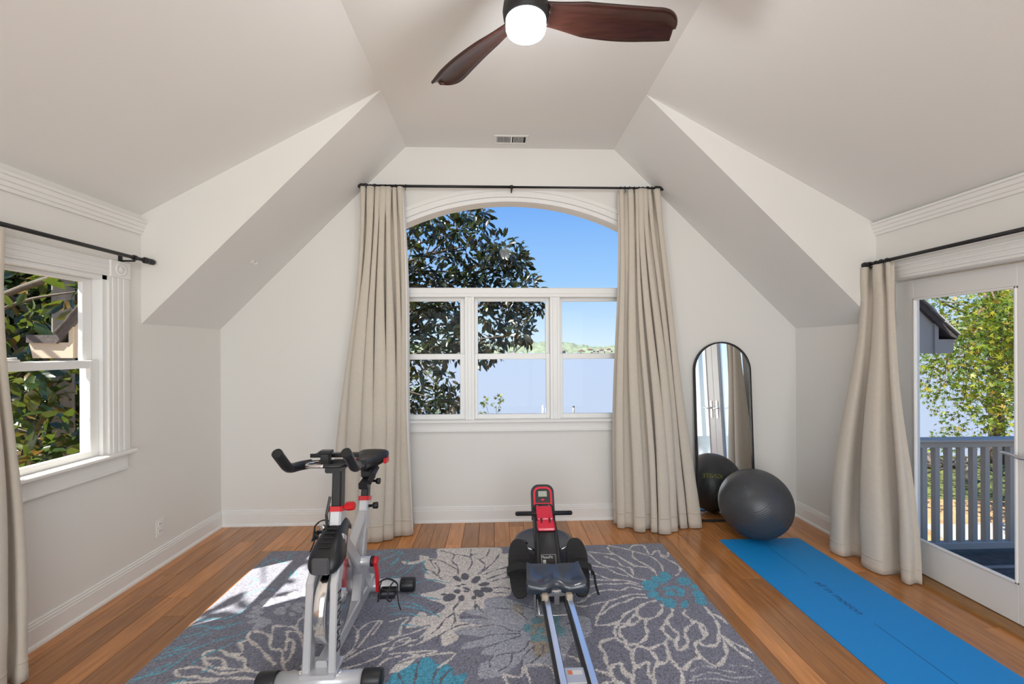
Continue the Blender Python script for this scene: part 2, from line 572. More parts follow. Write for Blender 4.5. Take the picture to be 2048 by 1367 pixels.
# crown strips over the window and the door
def crown(name, xw, s, zt, label):
    prof = [(0, 0), (0.012, 0), (0.014, 0.018), (0.022, 0.022), (0.024, 0.042), (0.032, 0.046), (0.034, 0.068), (0.045, 0.072), (0.045, 0.085), (0, 0.085)]
    MBo = MB().prism([(xw + s * a, zt - 0.085 + b) for a, b in prof], 'Y', YR, YD)
    return struct(MBo.build(name, M['trim'], origin=(xw, 0, zt)), label)
crown('trim_1', XL, 1, 2.355, 'white stepped crown strip over the left window')
crown('trim_2', XR, -1, 2.375, 'white stepped crown strip over the glass door')

# baseboards: board, moulded cap, shoe
BBP = [(0, 0), (0.030, 0), (0.028, 0.012), (0.018, 0.022), (0.018, 0.100), (0.014, 0.104), (0.015, 0.114), (0.009, 0.120), (0.011, 0.127), (0.004, 0.134), (0, 0.134)]
struct(MB().prism([(XL + a, b) for a, b in BBP], 'Y', YR, YB).build('baseboard_left', M['trim'], origin=(XL, 0, 0)), 'white moulded baseboard along the left wall')
struct(MB().prism([(XR - a, b) for a, b in BBP], 'Y', 3.02, YB).build('baseboard_right', M['trim'], origin=(XR, 0, 0)), 'white moulded baseboard along the right wall')
struct(MB().prism([(YB - a, b) for a, b in BBP], 'X', XL, XR).build('baseboard_back', M['trim'], origin=(0, YB, 0)), 'white moulded baseboard along the back wall')

# ------------------------------------------------------------------ arched back window
win = struct(empty('window_1', (WCX, YB, 0.88), 'white arched window of three double-hung sashes under one curved pane', None))
def ring(mb, r0, r1, hw0, hw1, y0, y1, n=40):
    """arched band between two radii, extruded in depth"""
    a0, a1 = math.asin(hw0 / r0), math.asin(min(1, hw1 / r1))
    for k in range(n):
        t0, t1 = -1 + 2 * k / n, -1 + 2 * (k + 1) / n
        P = lambda r, a: (WCX + r * math.sin(a), AZ + r * math.cos(a))
        mb.prism([P(r0, a0 * t0), P(r0, a0 * t1), P(r1, a1 * t1), P(r1, a1 * t0)], 'Y', y0, y1)
    return mb
mb = MB()
ring(mb, AR - 0.005, AR + 0.075, WHW, WHW + 0.08, YB - 0.018, YB)
ring(mb, AR + 0.045, AR + 0.078, WHW + 0.05, WHW + 0.085, YB - 0.030, YB - 0.016)
ring(mb, AR - 0.005, AR + 0.012, WHW, WHW + 0.015, YB - 0.026, YB - 0.016)
for s in (-1, 1):
    xa = WCX + s * WHW
    zt = arch_z(xa) + 0.02
    mb.box(min(xa, xa + s * 0.085), max(xa, xa + s * 0.085), YB - 0.018, YB, 0.885, zt)
    mb.box(min(xa + s * 0.05, xa + s * 0.088), max(xa + s * 0.05, xa + s * 0.088), YB - 0.030, YB - 0.016, 0.885, zt)
mb.build('casing', M['trim'], win)
mb = MB()
ring(mb, AR - 0.04, AR, WHW - 0.04, WHW, YB - 0.002, YB + 0.14)
for s in (-1, 1):
    xa = WCX + s * WHW
    mb.box(min(xa, xa - s * 0.04), max(xa, xa - s * 0.04), YB - 0.002, YB + 0.14, 0.885, arch_z(xa))
mb.build('frame', M['vinyl'], win)
MB().box(WCX - WHW, WCX + WHW, YB - 0.008, YB + 0.12, 1.955, 2.038, 0.006).box(WCX - WHW, WCX + WHW, YB - 0.012, YB + 0.02, 1.985, 1.995, 0.002).build('transom', M['vinyl'], win)
MB().box(WCX - WHW - 0.12, WCX + WHW + 0.12, YB - 0.045, YB + 0.10, 0.862, 0.888, 0.006).build('sill', M['trim'], win)
MB().box(WCX - WHW - 0.08, WCX + WHW + 0.08, YB - 0.016, YB, 0.785, 0.862).box(WCX - WHW - 0.08, WCX + WHW + 0.08, YB - 0.024, YB - 0.01, 0.785, 0.802, 0.003).build('apron', M['trim'], win)
for a, b in ((-0.269, -0.19), (0.476, 0.56)):
    MB().box(a, b, YB - 0.008, YB + 0.12, 0.888, 1.955).box(a + 0.022, b - 0.022, YB - 0.014, YB, 0.888, 1.955, 0.003).build('mullion', M['vinyl'], win)
def sash(parent, x0, x1, z0, z1, gx0, gx1, gz0, gz1, y, lock=False, axis='Y', name='sash'):
    """one sash in the plane across `axis`, with its pane and lock as sub-parts; depth 28 mm"""
    mb = MB()
    def bx(a, b, c, d, y0, y1):
        if axis == 'Y':
            mb.box(a, b, y0, y1, c, d, 0.003)
        else:
            mb.box(y0, y1, a, b, c, d, 0.003)
    bx(x0, gx0, z0, z1, y, y + 0.028)
    bx(gx1, x1, z0, z1, y, y + 0.028)
    bx(gx0 - 0.001, gx1 + 0.001, z0, gz0, y, y + 0.028)
    bx(gx0 - 0.001, gx1 + 0.001, gz1, z1, y, y + 0.028)
    so = mb.build(name, M['vinyl'], parent)
    gm = MB()
    if axis == 'Y':
        gm.box(gx0 - 0.005, gx1 + 0.005, y + 0.012, y + 0.016, gz0 - 0.005, gz1 + 0.005)
    else:
        gm.box(y + 0.012, y + 0.016, gx0 - 0.005, gx1 + 0.005, gz0 - 0.005, gz1 + 0.005)
    gm.build('pane', M['glass'], so)
    if lock:
        c = (gx0 + gx1) / 2
        lm = MB()
        if axis == 'Y':
            lm.box(c - 0.028, c + 0.028, y - 0.004, y + 0.02, z1, z1 + 0.010, 0.003).tube([(c - 0.02, y + 0.006, z1 + 0.012), (c + 0.032, y - 0.004, z1 + 0.015)], 0.005, 8)
            lm.build('sash_lock', M['steel'], so)
        else:
            lm.box(y - 0.004, y + 0.024, c - 0.05, c + 0.05, z1, z1 + 0.014, 0.003).tube([(y + 0.006, c - 0.03, z1 + 0.015), (y + 0.014, c + 0.04, z1 + 0.02)], 0.006, 8)
            lm.build('sash_lock', M['white'], so)
    return so
for (a, b, g0, g1, lk) in ((WCX - WHW + 0.04, -0.269, -0.90, -0.316, False), (-0.19, 0.476, -0.16, 0.441, True), (0.56, WCX + WHW - 0.04, 0.591, 1.175, True)):
    sash(win, a, b, 1.425, 1.955, g0, g1, 1.462, 1.925, YB + 0.055)
    sash(win, a, b, 0.888, 1.462, g0, g1, 0.931, 1.412, YB + 0.022, lk)
gp = [(WCX + (AR - 0.035) * math.sin(t), AZ + (AR - 0.035) * math.cos(t)) for t in [math.asin((WHW - 0.035) / (AR - 0.035)) * (-1 + 2 * k / 32) for k in range(33)]]
MB().prism(gp + [(WCX + WHW - 0.035, 2.03), (WCX - WHW + 0.035, 2.03)], 'Y', YB + 0.05, YB + 0.054).build('pane', M['glass'], win)

# ------------------------------------------------------------------ left window
win2 = struct(empty('window_2', (XL, 2.22, 0.875), 'white double-hung window in the left wall with corner rosettes', None))
mb = MB()
for y0, y1 in ((2.72, 2.865), (1.575, 1.72)):
    mb.box(XL, XL + 0.018, y0, y1, 0.875, 1.955)
    for k in range(3):
        mb.box(XL + 0.012, XL + 0.0215, y0 + 0.020 + k * 0.038, y0 + 0.050 + k * 0.038, 0.875, 1.955, 0.003)
mb.box(XL, XL + 0.018, 1.72, 2.72, 1.955, 2.05)
for k in range(3):
    mb.box(XL + 0.012, XL + 0.0215, 1.72, 2.72, 1.965 + k * 0.028, 1.983 + k * 0.028, 0.004)
mb.build('casing', M['trim'], win2)
for yc in (2.7925, 1.6475):
    MB().box(XL, XL + 0.028, yc - 0.0725, yc + 0.0725, 1.952, 2.056, 0.003).lathe([(0.040, 0), (0.040, 0.006), (0.032, 0.008), (0.028, 0.003), (0.020, 0.003), (0.017, 0.008), (0.004, 0.010)], (XL + 0.026, yc, 2.004), (1, 0, 0), 24).build('rosette', M['trim'], win2)
MB().box(XL - 0.13, XL + 0.004, 2.69, 2.72, 0.875, 1.955).box(XL - 0.13, XL + 0.004, 1.72, 1.75, 0.875, 1.955).box(XL - 0.13, XL + 0.004, 1.72, 2.72, 1.93, 1.955).build('frame', M['vinyl'], win2)
MB().box(XL - 0.10, XL + 0.055, 1.555, 2.885, 0.852, 0.877, 0.006).build('sill', M['trim'], win2)
MB().box(XL, XL + 0.016, 1.60, 2.85, 0.755, 0.852).box(XL + 0.01, XL + 0.024, 1.60, 2.85, 0.755, 0.772, 0.003).build('apron', M['trim'], win2)
sash(win2, 1.75, 2.69, 1.40, 1.93, 1.80, 2.63, 1.447, 1.905, XL - 0.085, axis='X')
sash(win2, 1.75, 2.69, 0.877, 1.445, 1.80, 2.635, 0.915, 1.40, XL - 0.048, True, axis='X')

# ------------------------------------------------------------------ glazed double door on the right
door = struct(empty('door_1', (XR + 0.08, 2.06, 0), 'white glazed double door in the right wall', None))
mb = MB()
mb.box(XR - 0.018, XR, 2.93, 3.02, 0, 1.96).box(XR - 0.018, XR, 1.11, 1.20, 0, 1.96)
mb.box(XR - 0.018, XR, 1.11, 3.02, 1.96, 2.085)
for k in range(3):
    mb.box(XR - 0.026, XR - 0.014, 1.11, 3.02, 1.975 + k * 0.03, 1.993 + k * 0.03, 0.004)
mb.box(XR - 0.032, XR, 1.09, 3.04, 2.075, 2.10, 0.004)
mb.build('casing', M['trim'], door)
MB().box(XR - 0.002, XR + 0.2, 2.926, 2.95, 0, 1.98).box(XR - 0.002, XR + 0.2, 1.18, 1.204, 0, 1.98).box(XR - 0.002, XR + 0.2, 1.2, 2.93, 1.955, 1.98).build('frame', M['trim'], door)
MB().prism([(XR - 0.01, -0.02), (XR + 0.21, -0.02), (XR + 0.21, 0.012), (XR + 0.08, 0.022), (XR, 0.018)], 'Y', 1.2, 2.93).build('threshold', M['oak'], door)
def leaf(y0, y1, g0, g1, handle_y, hs):
    mb = MB()
    xa, xb = XR + 0.082, XR + 0.126
    mb.box(xa, xb, y0, g0, 0.026, 1.947, 0.003).box(xa, xb, g1, y1, 0.026, 1.947, 0.003)
    mb.box(xa, xb, g0 - 0.002, g1 + 0.002, 0.026, 0.235, 0.003).box(xa, xb, g0 - 0.002, g1 + 0.002, 1.825, 1.947, 0.003)
    lf = mb.build('door_leaf', M['door'], door)
    bd = MB()
    for (a, b, c, d) in ((g0, g0 + 0.014, 0.235, 1.825), (g1 - 0.014, g1, 0.235, 1.825), (g0, g1, 0.235, 0.249), (g0, g1, 1.811, 1.825)):
        bd.box(xa - 0.008, xa + 0.014, a, b, c, d, 0.004)
    bd.build('glazing_bead', M['trim'], lf)
    MB().box(xa + 0.018, xa + 0.023, g0 - 0.004, g1 + 0.004, 0.230, 1.830).build('pane', M['glass'], lf)
    if hs:
        hm = MB().box(xa - 0.007, xa, handle_y - 0.02, handle_y + 0.02, 0.80, 1.02, 0.004)
        hm.tube([(xa - 0.005, handle_y, 0.925), (xa - 0.05, handle_y, 0.925)], 0.010, 12)
        hm.tube(catmull([(xa - 0.048, handle_y - 0.004, 0.924), (xa - 0.052, handle_y + hs * 0.03, 0.922), (xa - 0.05, handle_y + hs * 0.07, 0.931), (xa - 0.05, handle_y + hs * 0.115, 0.934)], 5), 0.009, 10)
        hm.build('lever_handle', M['chrome'], lf)
    for z in (0.25, 1.0, 1.7):
        yy = y1 if hs > 0 else y0
        MB().tube([(xa - 0.006, yy, z - 0.05), (xa - 0.006, yy, z + 0.05)], 0.007, 8).build('hinge', M['steel'], lf)
leaf(2.067, 2.923, 2.213, 2.789, 2.135, 1)
leaf(1.207, 2.063, 1.341, 1.917, 1.99, -1)
MB().box(XR + 0.12, XR + 0.135, 2.045, 2.085, 0.026, 1.947).build('astragal', M['trim'], door)

# ------------------------------------------------------------------ wall and ceiling fittings
t = empty('electrical_outlet', (XL, 3.125, 0.21), 'white duplex electrical outlet low on the left wall', 'outlet')
MB().box(XL, XL + 0.006, 3.090, 3.162, 0.205, 0.325, 0.003).build('cover_plate', M['white'], t)
for z in (0.240, 0.290):
    r = MB().box(XL + 0.004, XL + 0.009, 3.108, 3.144, z - 0.017, z + 0.017, 0.004).build('receptacle', M['white'], t)
    MB().box(XL + 0.008, XL + 0.0095, 3.117, 3.120, z - 0.002, z + 0.010).box(XL + 0.008, XL + 0.0095, 3.132, 3.135, z - 0.002, z + 0.010).build('slot', M['dark'], r)

t = empty('ceiling_vent', (0.135, 3.645, ZC), 'white louvred air vent in the flat ceiling by the back wall', 'vent')
mb = MB()
for (a, b, c, d) in ((-0.008, 0.278, 3.572, 3.594), (-0.008, 0.278, 3.700, 3.722), (-0.008, 0.014, 3.59, 3.704), (0.256, 0.278, 3.59, 3.704), (0.128, 0.142, 3.59, 3.704)):
    mb.box(a, b, c, d, ZC - 0.007, ZC, 0.002)
mb.build('frame', M['white'], t)
MB().box(0.012, 0.258, 3.592, 3.702, ZC - 0.0015, ZC - 0.0005).build('duct_opening', M['dark'], t)
for k in range(18):
    xx = 0.020 + k * 0.0125
    if 0.124 < xx < 0.146:
        continue
    MB().obox((xx, 3.647, ZC - 0.0045), (0.006, 0.108, 0.0012), Matrix.Rotation(math.radians(35), 3, 'Y')).build('louvre', M['white'], t)
for xx in (0.003, 0.267):
    MB().lathe([(0.004, 0), (0.003, 0.0015)], (xx, 3.647, ZC - 0.0072), (0, 0, -1), 10).build('screw', M['steel'], t)

# little white hook on the left ceiling slope
hk = Vector((-1.857, 3.396, 2.178))
nrm = Vector((1, 0, -1)).normalized()
t = empty('ceiling_hook', hk, 'tiny white adhesive hook on the sloped ceiling above the left corner', 'hook')
MB().lathe([(0.016, 0), (0.016, 0.004), (0.012, 0.006)], hk, nrm, 16).build('base_plate', M['white'], t)
MB().tube(catmull([hk + nrm * 0.004, hk + nrm * 0.022, hk + nrm * 0.03 + Vector((0.01, 0, 0.006)), hk + nrm * 0.024 + Vector((0.02, 0, 0.014))], 4), 0.0035, 8).build('prong', M['white'], t)

# ------------------------------------------------------------------ ceiling fan with lamp
FX, FY = 0.137, 1.90
fan = empty('ceiling_fan', (FX, FY, 2.87), 'three-blade dark walnut ceiling fan with a lit round lamp', 'ceiling fan')
MB().lathe([(0.070, 0), (0.068, 0.03), (0.050, 0.055), (0.016, 0.060)], (FX, FY, ZC), (0, 0, -1)).build('canopy', M['iron'], fan)
MB().lathe([(0.014, 0), (0.014, 0.24)], (FX, FY, 3.01)).build('downrod', M['iron'], fan)
MB().lathe([(0.090, 2.935), (0.098, 2.945), (0.102, 2.975), (0.098, 3.005), (0.070, 3.03), (0.030, 3.04)], (FX, FY, 0)).build('motor_housing', M['iron'], fan)
MB().lathe([(0.088, 2.94), (0.088, 2.90), (0.084, 2.888), (0.070, 2.882), (0.02, 2.880)], (FX, FY, 0)).build('lamp_lens', M['lamp'], fan)
def blade(ang):
    P = []
    n = 26
    for i in range(n + 1):
        s = 1 - (1 - i / n) ** 1.7
        r = 0.075 + 0.63 * s
        if s < 0.3:
            w = 0.090 + 0.055 * (s / 0.3) ** 1.3
        else:
            w = 0.145 + 0.022 * math.sin((s - 0.3) / 0.7 * math.pi * 0.8)
        lead = w * (0.5 - 0.10 * s)
        trail = -w * (0.5 + 0.06 * s)
        if s > 0.82:                       # rounded leading tip corner
            k = (s - 0.82) / 0.18
            lead = lead - (lead - trail) * 0.62 * (1 - math.sqrt(max(0, 1 - k ** 2.4)))
        tw = math.radians(30 - 17 * min(1, s * 1.25))
        row = []
        for j in range(9):
            u = j / 8
            y = trail + (lead - trail) * u
            cam_ = 0.016 * math.sin(math.pi * u)
            z = 2.972 + y * math.sin(tw) * 0.95 + cam_ + 0.018 * s
            row.append((r, -y * math.cos(tw) + 0.02 * math.sin(s * 3.0), z))
        P.append(row)
    R = Matrix.Translation((FX, FY, 0)) @ Matrix.Rotation(math.radians(ang), 4, 'Z')
    P = [[R @ Vector(p) for p in row] for row in P]
    return MB().grid(P).build('blade', M['walnut'], fan, solid=0.012)
for a in (5, 126, 246):
    blade(a)
lamp_d = bpy.data.lights.new('fan_lamp_light', 'POINT')
lamp = bpy.data.objects.new('fan_lamp_light', lamp_d)
COL.objects.link(lamp)
lamp_d.energy = 16
lamp_d.shadow_soft_size = 0.08
lamp_d.color = (0.93, 0.96, 1.0)
lamp.location = (FX, FY, 2.79)

# ------------------------------------------------------------------ curtains and rods
def smooth(t):
    t = max(0.0, min(1.0, t))
    return t * t * (3 - 2 * t)

def curtain(name, label, A, B, ztop, bottom, nrm, folds, amp0, amp1, seed, group=None, lin=0, zb=0.006):
    """hanging pleated panel: A->B along the rod, bottom = floor line from A to B, nrm = room side"""
    r_ = random.Random(seed)
    ph = [r_.uniform(-0.5, 0.5) for _ in range(folds + 2)]
    wd = [r_.uniform(0.45, 1.7) for _ in range(folds)]
    tot = sum(wd)
    edges = [0]
    for w in wd:
        edges.append(edges[-1] + w / tot)
    hts = [r_.uniform(0.5, 1.3) for _ in range(folds)]
    nrm = Vector(nrm)
    A, B = Vector((*A, 0)), Vector((*B, 0))
    bl = catmull([(x, y, 0) for x, y in bottom], 12)
    tang = (B - A).normalized()
    NU, NV = folds * 22, 56
    def fold(u):
        for i in range(folds):
            if u <= edges[i + 1] or i == folds - 1:
                k = (u - edges[i]) / (edges[i + 1] - edges[i])
                return i, k
    def pt(u, v, off=0.0, du=0.0):
        top = A.lerp(B, u)
        q = u * (len(bl) - 1)
        i0 = min(int(q), len(bl) - 2)
        bot = bl[i0].lerp(bl[i0 + 1], q - i0)
        e = smooth(v) * 0.35 + v * 0.65
        p = top.lerp(bot, e)
        i, k = fold(u)
        c = -math.cos(2 * math.pi * k)
        c = math.copysign(abs(c) ** 0.8, c)
        # pinch pleats at the head open into soft folds
        hd = smooth((v - 0.02) / 0.10)
        a = (amp0 * (1 - 0.35 * hd) if v < 0.12 else amp0 * 0.65 + (amp1 - amp0 * 0.65) * smooth((v - 0.12) / 0.8)) * hts[i]
        a *= 1 + 0.30 * math.sin(3.2 * v + 6 * ph[i]) * smooth((v - 0.15) / 0.3)
        if v < 0.06:
            c = math.copysign(abs(c) ** (2.2 - 20 * v), c)
        lat = math.sin(4 * math.pi * k) * a * 0.22 + ph[i] * 0.02 * v + 0.012 * math.sin(7 * v + i)
        z = ztop + (zb - ztop) * v
        wr = 0.006 * math.sin(26 * v + 5 * i) * smooth((v - 0.75) / 0.2) * math.sin(2 * math.pi * k)
        p = p + nrm * (c * a * 0.5 + off + wr) + tang * (lat + du)
        return Vector((p.x, p.y, z))
    P = [[pt(j / NU, i / NV) for j in range(NU + 1)] for i in range(NV + 1)]
    th = empty(name, (P[-1][NU // 2].x, P[-1][NU // 2].y, 0), label, 'curtain', group)
    MB().grid(P).build('panel', M['linen'], th, solid=0.003)
    if lin:
        a, b = (0.93, 1.0) if lin > 0 else (0.0, 0.07)
        P = [[pt(a + (b - a) * j / 10, i / NV, -0.008, lin * 0.022 * ((j / 10) if lin > 0 else 1 - j / 10) * (0.3 + 0.7 * math.sin(math.pi * min(1, i / NV * 1.05)))) for j in range(11)] for i in range(NV + 1)]
        MB().grid(P).build('lining', M['lining'], th, solid=0.002)
    hm = [[pt(j / NU, 0.955 + 0.004 * i, 0.0022) for j in range(NU + 1)] for i in range(2)]
    MB().grid(hm).build('hem_stitch', M['linen'], th, solid=0.002)
    return th
RODS = 'black iron curtain rods'
def rod(label, P0, P1, rings, brackets, wall, finial):
    """rod from P0 to P1 with rings and wall brackets"""
    P0, P1 = Vector(P0), Vector(P1)
    d = (P1 - P0).normalized()
    t = empty('curtain_rod', (P0 + P1) / 2, label, 'curtain rod', RODS)
    m_ = P0.lerp(P1, 0.5)
    MB().tube([P0, m_], 0.0115, 12).build('rod', M['iron'], t)
    MB().tube([m_, P1], 0.0095, 12).build('inner_rod', M['iron'], t)
    for p, s in ((P0, -1), (P1, 1)):
        if finial in (s, 0):
            MB().lathe([(0.013, -0.03), (0.020, -0.022), (0.020, 0.0), (0.017, 0.004), (0.019, 0.012), (0.019, 0.045), (0.015, 0.052), (0.004, 0.054)], p, d * s, 16).build('finial', M['iron'], t)
    for k in rings:
        c = P0.lerp(P1, k)
        pts = []
        rr = rng.uniform(0.016, 0.019)
        tl = rng.uniform(-0.5, 0.5)
        for i in range(15):
            a = 2 * math.pi * i / 14
            v = Vector((0, 0, -0.004)) + Vector((0, 0, 1)) * rr * math.cos(a) + d.cross(Vector((0, 0, 1))) * rr * math.sin(a) + d * tl * rr * math.cos(a) * 0.5
            pts.append(c + v)
        rg = MB().tube(pts, 0.0025, 6, caps=False).build('ring', M['iron'], t)
        MB().tube([c + Vector((0, 0, -0.020)), c + Vector((0, 0, -0.040))], 0.002, 6).build('clip', M['iron'], rg)
    for k in brackets:
        c = P0.lerp(P1, k)
        w = Vector(wall)
        wp = c + w
        u = w.normalized()
        MB().obox(wp - u * 0.002 + Vector((0, 0, -0.015)), (0.028 if abs(d.x) > 0.5 else 0.004, 0.004 if abs(d.x) > 0.5 else 0.028, 0.075)).tube([wp + Vector((0, 0, -0.02)), c + Vector((0, 0, -0.02)), c + Vector((0, 0, -0.010))], 0.006, 8).lathe([(0.016, -0.011), (0.016, 0.011)], c, d, 14).build('bracket', M['iron'], t)
    return t
rod('long black curtain rod above the arched window', (-1.105, 3.715, 2.885), (1.405, 3.715, 2.885), [0.005 + 0.0165 * k for k in range(9)] + [0.995 - 0.0155 * k for k in range(9)], (0.035, 0.496, 0.965), (0, YB - 3.715, 0), 0)
rod('black curtain rod above the left window', (XL + 0.09, 2.915, 2.085), (XL + 0.09, 0.75, 2.085), [0.40 + 0.04 * k for k in range(8)], (0.045, 0.62), (-0.09, 0, 0), 0)
rod('black curtain rod above the glass door', (XR - 0.09, 2.985, 2.080), (XR - 0.09, 0.75, 2.080), [0.01, 0.028, 0.046, 0.064, 0.085], (0.02, 0.60), (0.09, 0, 0), 0)
curtain('linen_curtain', 'beige pleated linen curtain left of the arched window, behind the exercise bike', (-1.125, 3.715), (-0.785, 3.715), 2.868,
        [(-1.30, 3.66), (-1.16, 3.58), (-1.02, 3.50), (-0.90, 3.50), (-0.80, 3.56), (-0.715, 3.64)], (0, -1, 0), 7, 0.078, 0.18, 3, 'beige linen curtains', 1)
curtain('linen_curtain', 'beige pleated linen curtain between the arched window and the arched mirror', (1.055, 3.715), (1.42, 3.715), 2.868,
        [(0.99, 3.655), (1.10, 3.56), (1.26, 3.53), (1.42, 3.55), (1.58, 3.61), (1.705, 3.68)], (0, -1, 0), 7, 0.078, 0.16, 5, 'beige linen curtains', 0)
curtain('linen_curtain', 'beige linen curtain hanging beside the glass door, above the blue mat', (XR - 0.09, 2.995), (XR - 0.09, 2.775), 2.062,
        [(2.50, 3.17), (2.52, 3.04), (2.56, 2.90), (2.60, 2.76), (2.635, 2.64)], (-1, 0, 0), 3, 0.065, 0.12, 9, 'beige linen curtains', 0)
curtain('linen_curtain', 'sunlit beige curtain at the near edge of the left window', (XL + 0.09, 2.10), (XL + 0.09, 1.45), 2.066,
        [(-2.18, 2.075), (-2.16, 1.85), (-2.20, 1.60), (-2.22, 1.40)], (1, 0, 0), 7, 0.06, 0.11, 13, 'beige linen curtains', 0)

# ------------------------------------------------------------------ leaning mirror
mir = empty('arched_mirror', (2.0, 3.72, 0.0), 'tall black-framed arched floor mirror leaning on the back wall', 'mirror')
MWD, MHT = 0.255, 1.555
tilt = math.atan2(0.085, MHT)
def mpt(x, z, d):
    """point on the leaning mirror: x across, z up the glass, d towards the room"""
    y = 3.705 + z * math.sin(tilt) - d * math.cos(tilt)
    return (1.995 + x, y, z * math.cos(tilt) + d * math.sin(tilt) + 0.004)
out = [(-MWD, 0.0)] + [(-MWD, 0.02)] + [(MWD * -math.cos(math.radians(a)), MHT - MWD + MWD * math.sin(math.radians(a))) for a in range(0, 181, 6)] + [(MWD, 0.02), (MWD, 0.0)]
wi = MWD - 0.012
inn = [(-wi, 0.012)] + [(-wi, 0.03)] + [(wi * -math.cos(math.radians(a)), MHT - MWD + wi * math.sin(math.radians(a))) for a in range(0, 181, 6)] + [(wi, 0.03), (wi, 0.012)]
n = len(out)
vs_ = [mpt(x, z, 0.016) for x, z in out] + [mpt(x, z, 0.016) for x, z in inn] + [mpt(x, z, -0.014) for x, z in out] + [mpt(x, z, -0.014) for x, z in inn]
fs_ = []
for i in range(n):
    j = (i + 1) % n
    fs_ += [(i, j, n + j, n + i), (2 * n + i, 3 * n + i, 3 * n + j, 2 * n + j), (i, 2 * n + i, 2 * n + j, j), (n + i, n + j, 3 * n + j, 3 * n + i)]
MB().add(vs_, fs_).build('frame', M['iron'], mir)
MB().add([mpt(x, z, 0.004) for x, z in inn] + [mpt(x, z, -0.010) for x, z in inn], [tuple(range(n)), tuple(range(2 * n - 1, n - 1, -1))] + [(i, n + i, n + (i + 1) % n, (i + 1) % n) for i in range(n)]).build('mirror_glass', M['mirror'], mir)

# ------------------------------------------------------------------ exercise ball
BC, BR = Vector((2.045, 3.372, 0.2705)), 0.266
ball = empty('exercise_ball', (BC.x, BC.y, 0.004), 'dark grey inflated exercise ball in front of the arched mirror', 'ball')
ax = Vector((-0.55, -0.45, 0.62)).normalized()
prof = []
for k in range(181):
    a = -math.pi / 2 + math.pi * k / 180
    rib = 0.0009 * math.sin(k * math.pi / 1.5) if 40 < k < 140 else 0
    prof.append(((BR + rib) * math.cos(a), (BR + rib) * math.sin(a)))
MB().lathe(prof, BC, ax, 72).build('shell', M['ball'], ball)
MB().lathe([(0.010, 0), (0.009, 0.002), (0.003, 0.003)], BC + ax * (BR - 0.0005), ax, 14).build('valve_plug', M['grey'], ball)
M['balltext'] = mat('ball_print', (0.33, 0.36, 0.03), 0.5)
def bmap(dx, dz, r):
    d0 = Vector((-0.40, 0.86, 0.36)).normalized()
    rt = d0.cross(Vector((0, 0, 1))).normalized() * -1
    up = rt.cross(d0) * -1
    up = up if up.z > 0 else -up
    return BC + (d0 + rt * dx + up * dz).normalized() * r
def bm_(co):
    return bmap(co.x / BR, co.y / BR, BR + 0.002 + co.z)
text_mesh('IGNITE', 0.055, None, ball, 'printed_lettering', M['balltext'], 0.0004, bm_)
RUG_AREA = [
('F',[-451,3253,-424,3286,-298,3281,-252,3296,-46,3278,33,3265,40,3181,93,3162,94,2978,83,2657,0,2627,-75,2597,-73,2513,-181,2497,-210,2421,-126,2371,-69,2359,-211,2304,-197,2261,-270,2197,-302,2283,-367,2244,-379,2286,-365,2372,-455,2431,-349,2465,-299,2543,-401,2612,-467,2670,-371,2712,-326,2771,-473,2866,-477,2976,-559,3160,-433,3122]),
('F',[-674,3103,-604,3084,-531,3127,-569,3176,-491,3157,-503,3095,-562,3052,-650,3056]),
('F',[-482,2395,-442,2489,-397,2467,-416,2411,-373,2428,-360,2381,-430,2357,-490,2351]),
('G',[-75,2597,0,2627,87,2590,229,2499,264,2539,417,2532,430,2431,510,2389,482,2248,384,2204,334,2099,276,2046,136,2038,114,2073,13,1984,-73,1981,-89,2021,-76,2068,-12,2122,-83,2132,-65,2192,-174,2173,-161,2219,-66,2256,-222,2296,-181,2346,-58,2359,-196,2392,-187,2420,-47,2413,-179,2477,-157,2501,-73,2513]),
('T',[-469,2037,-383,2095,-352,2122,-315,2113,-290,2077,-246,2075,-208,2046,-203,2000,-142,2013,-153,1960,-178,1930,-471,1925,-489,1999]),
('F',[-497,2032,-478,2078,-416,2110,-395,2109,-426,2062,-468,2031]),
('N',[195,2384,257,2419,308,2361,288,2208,234,2118,192,2106,169,2197]),
('N',[86,2547,146,2523,148,2453,106,2445]),
]
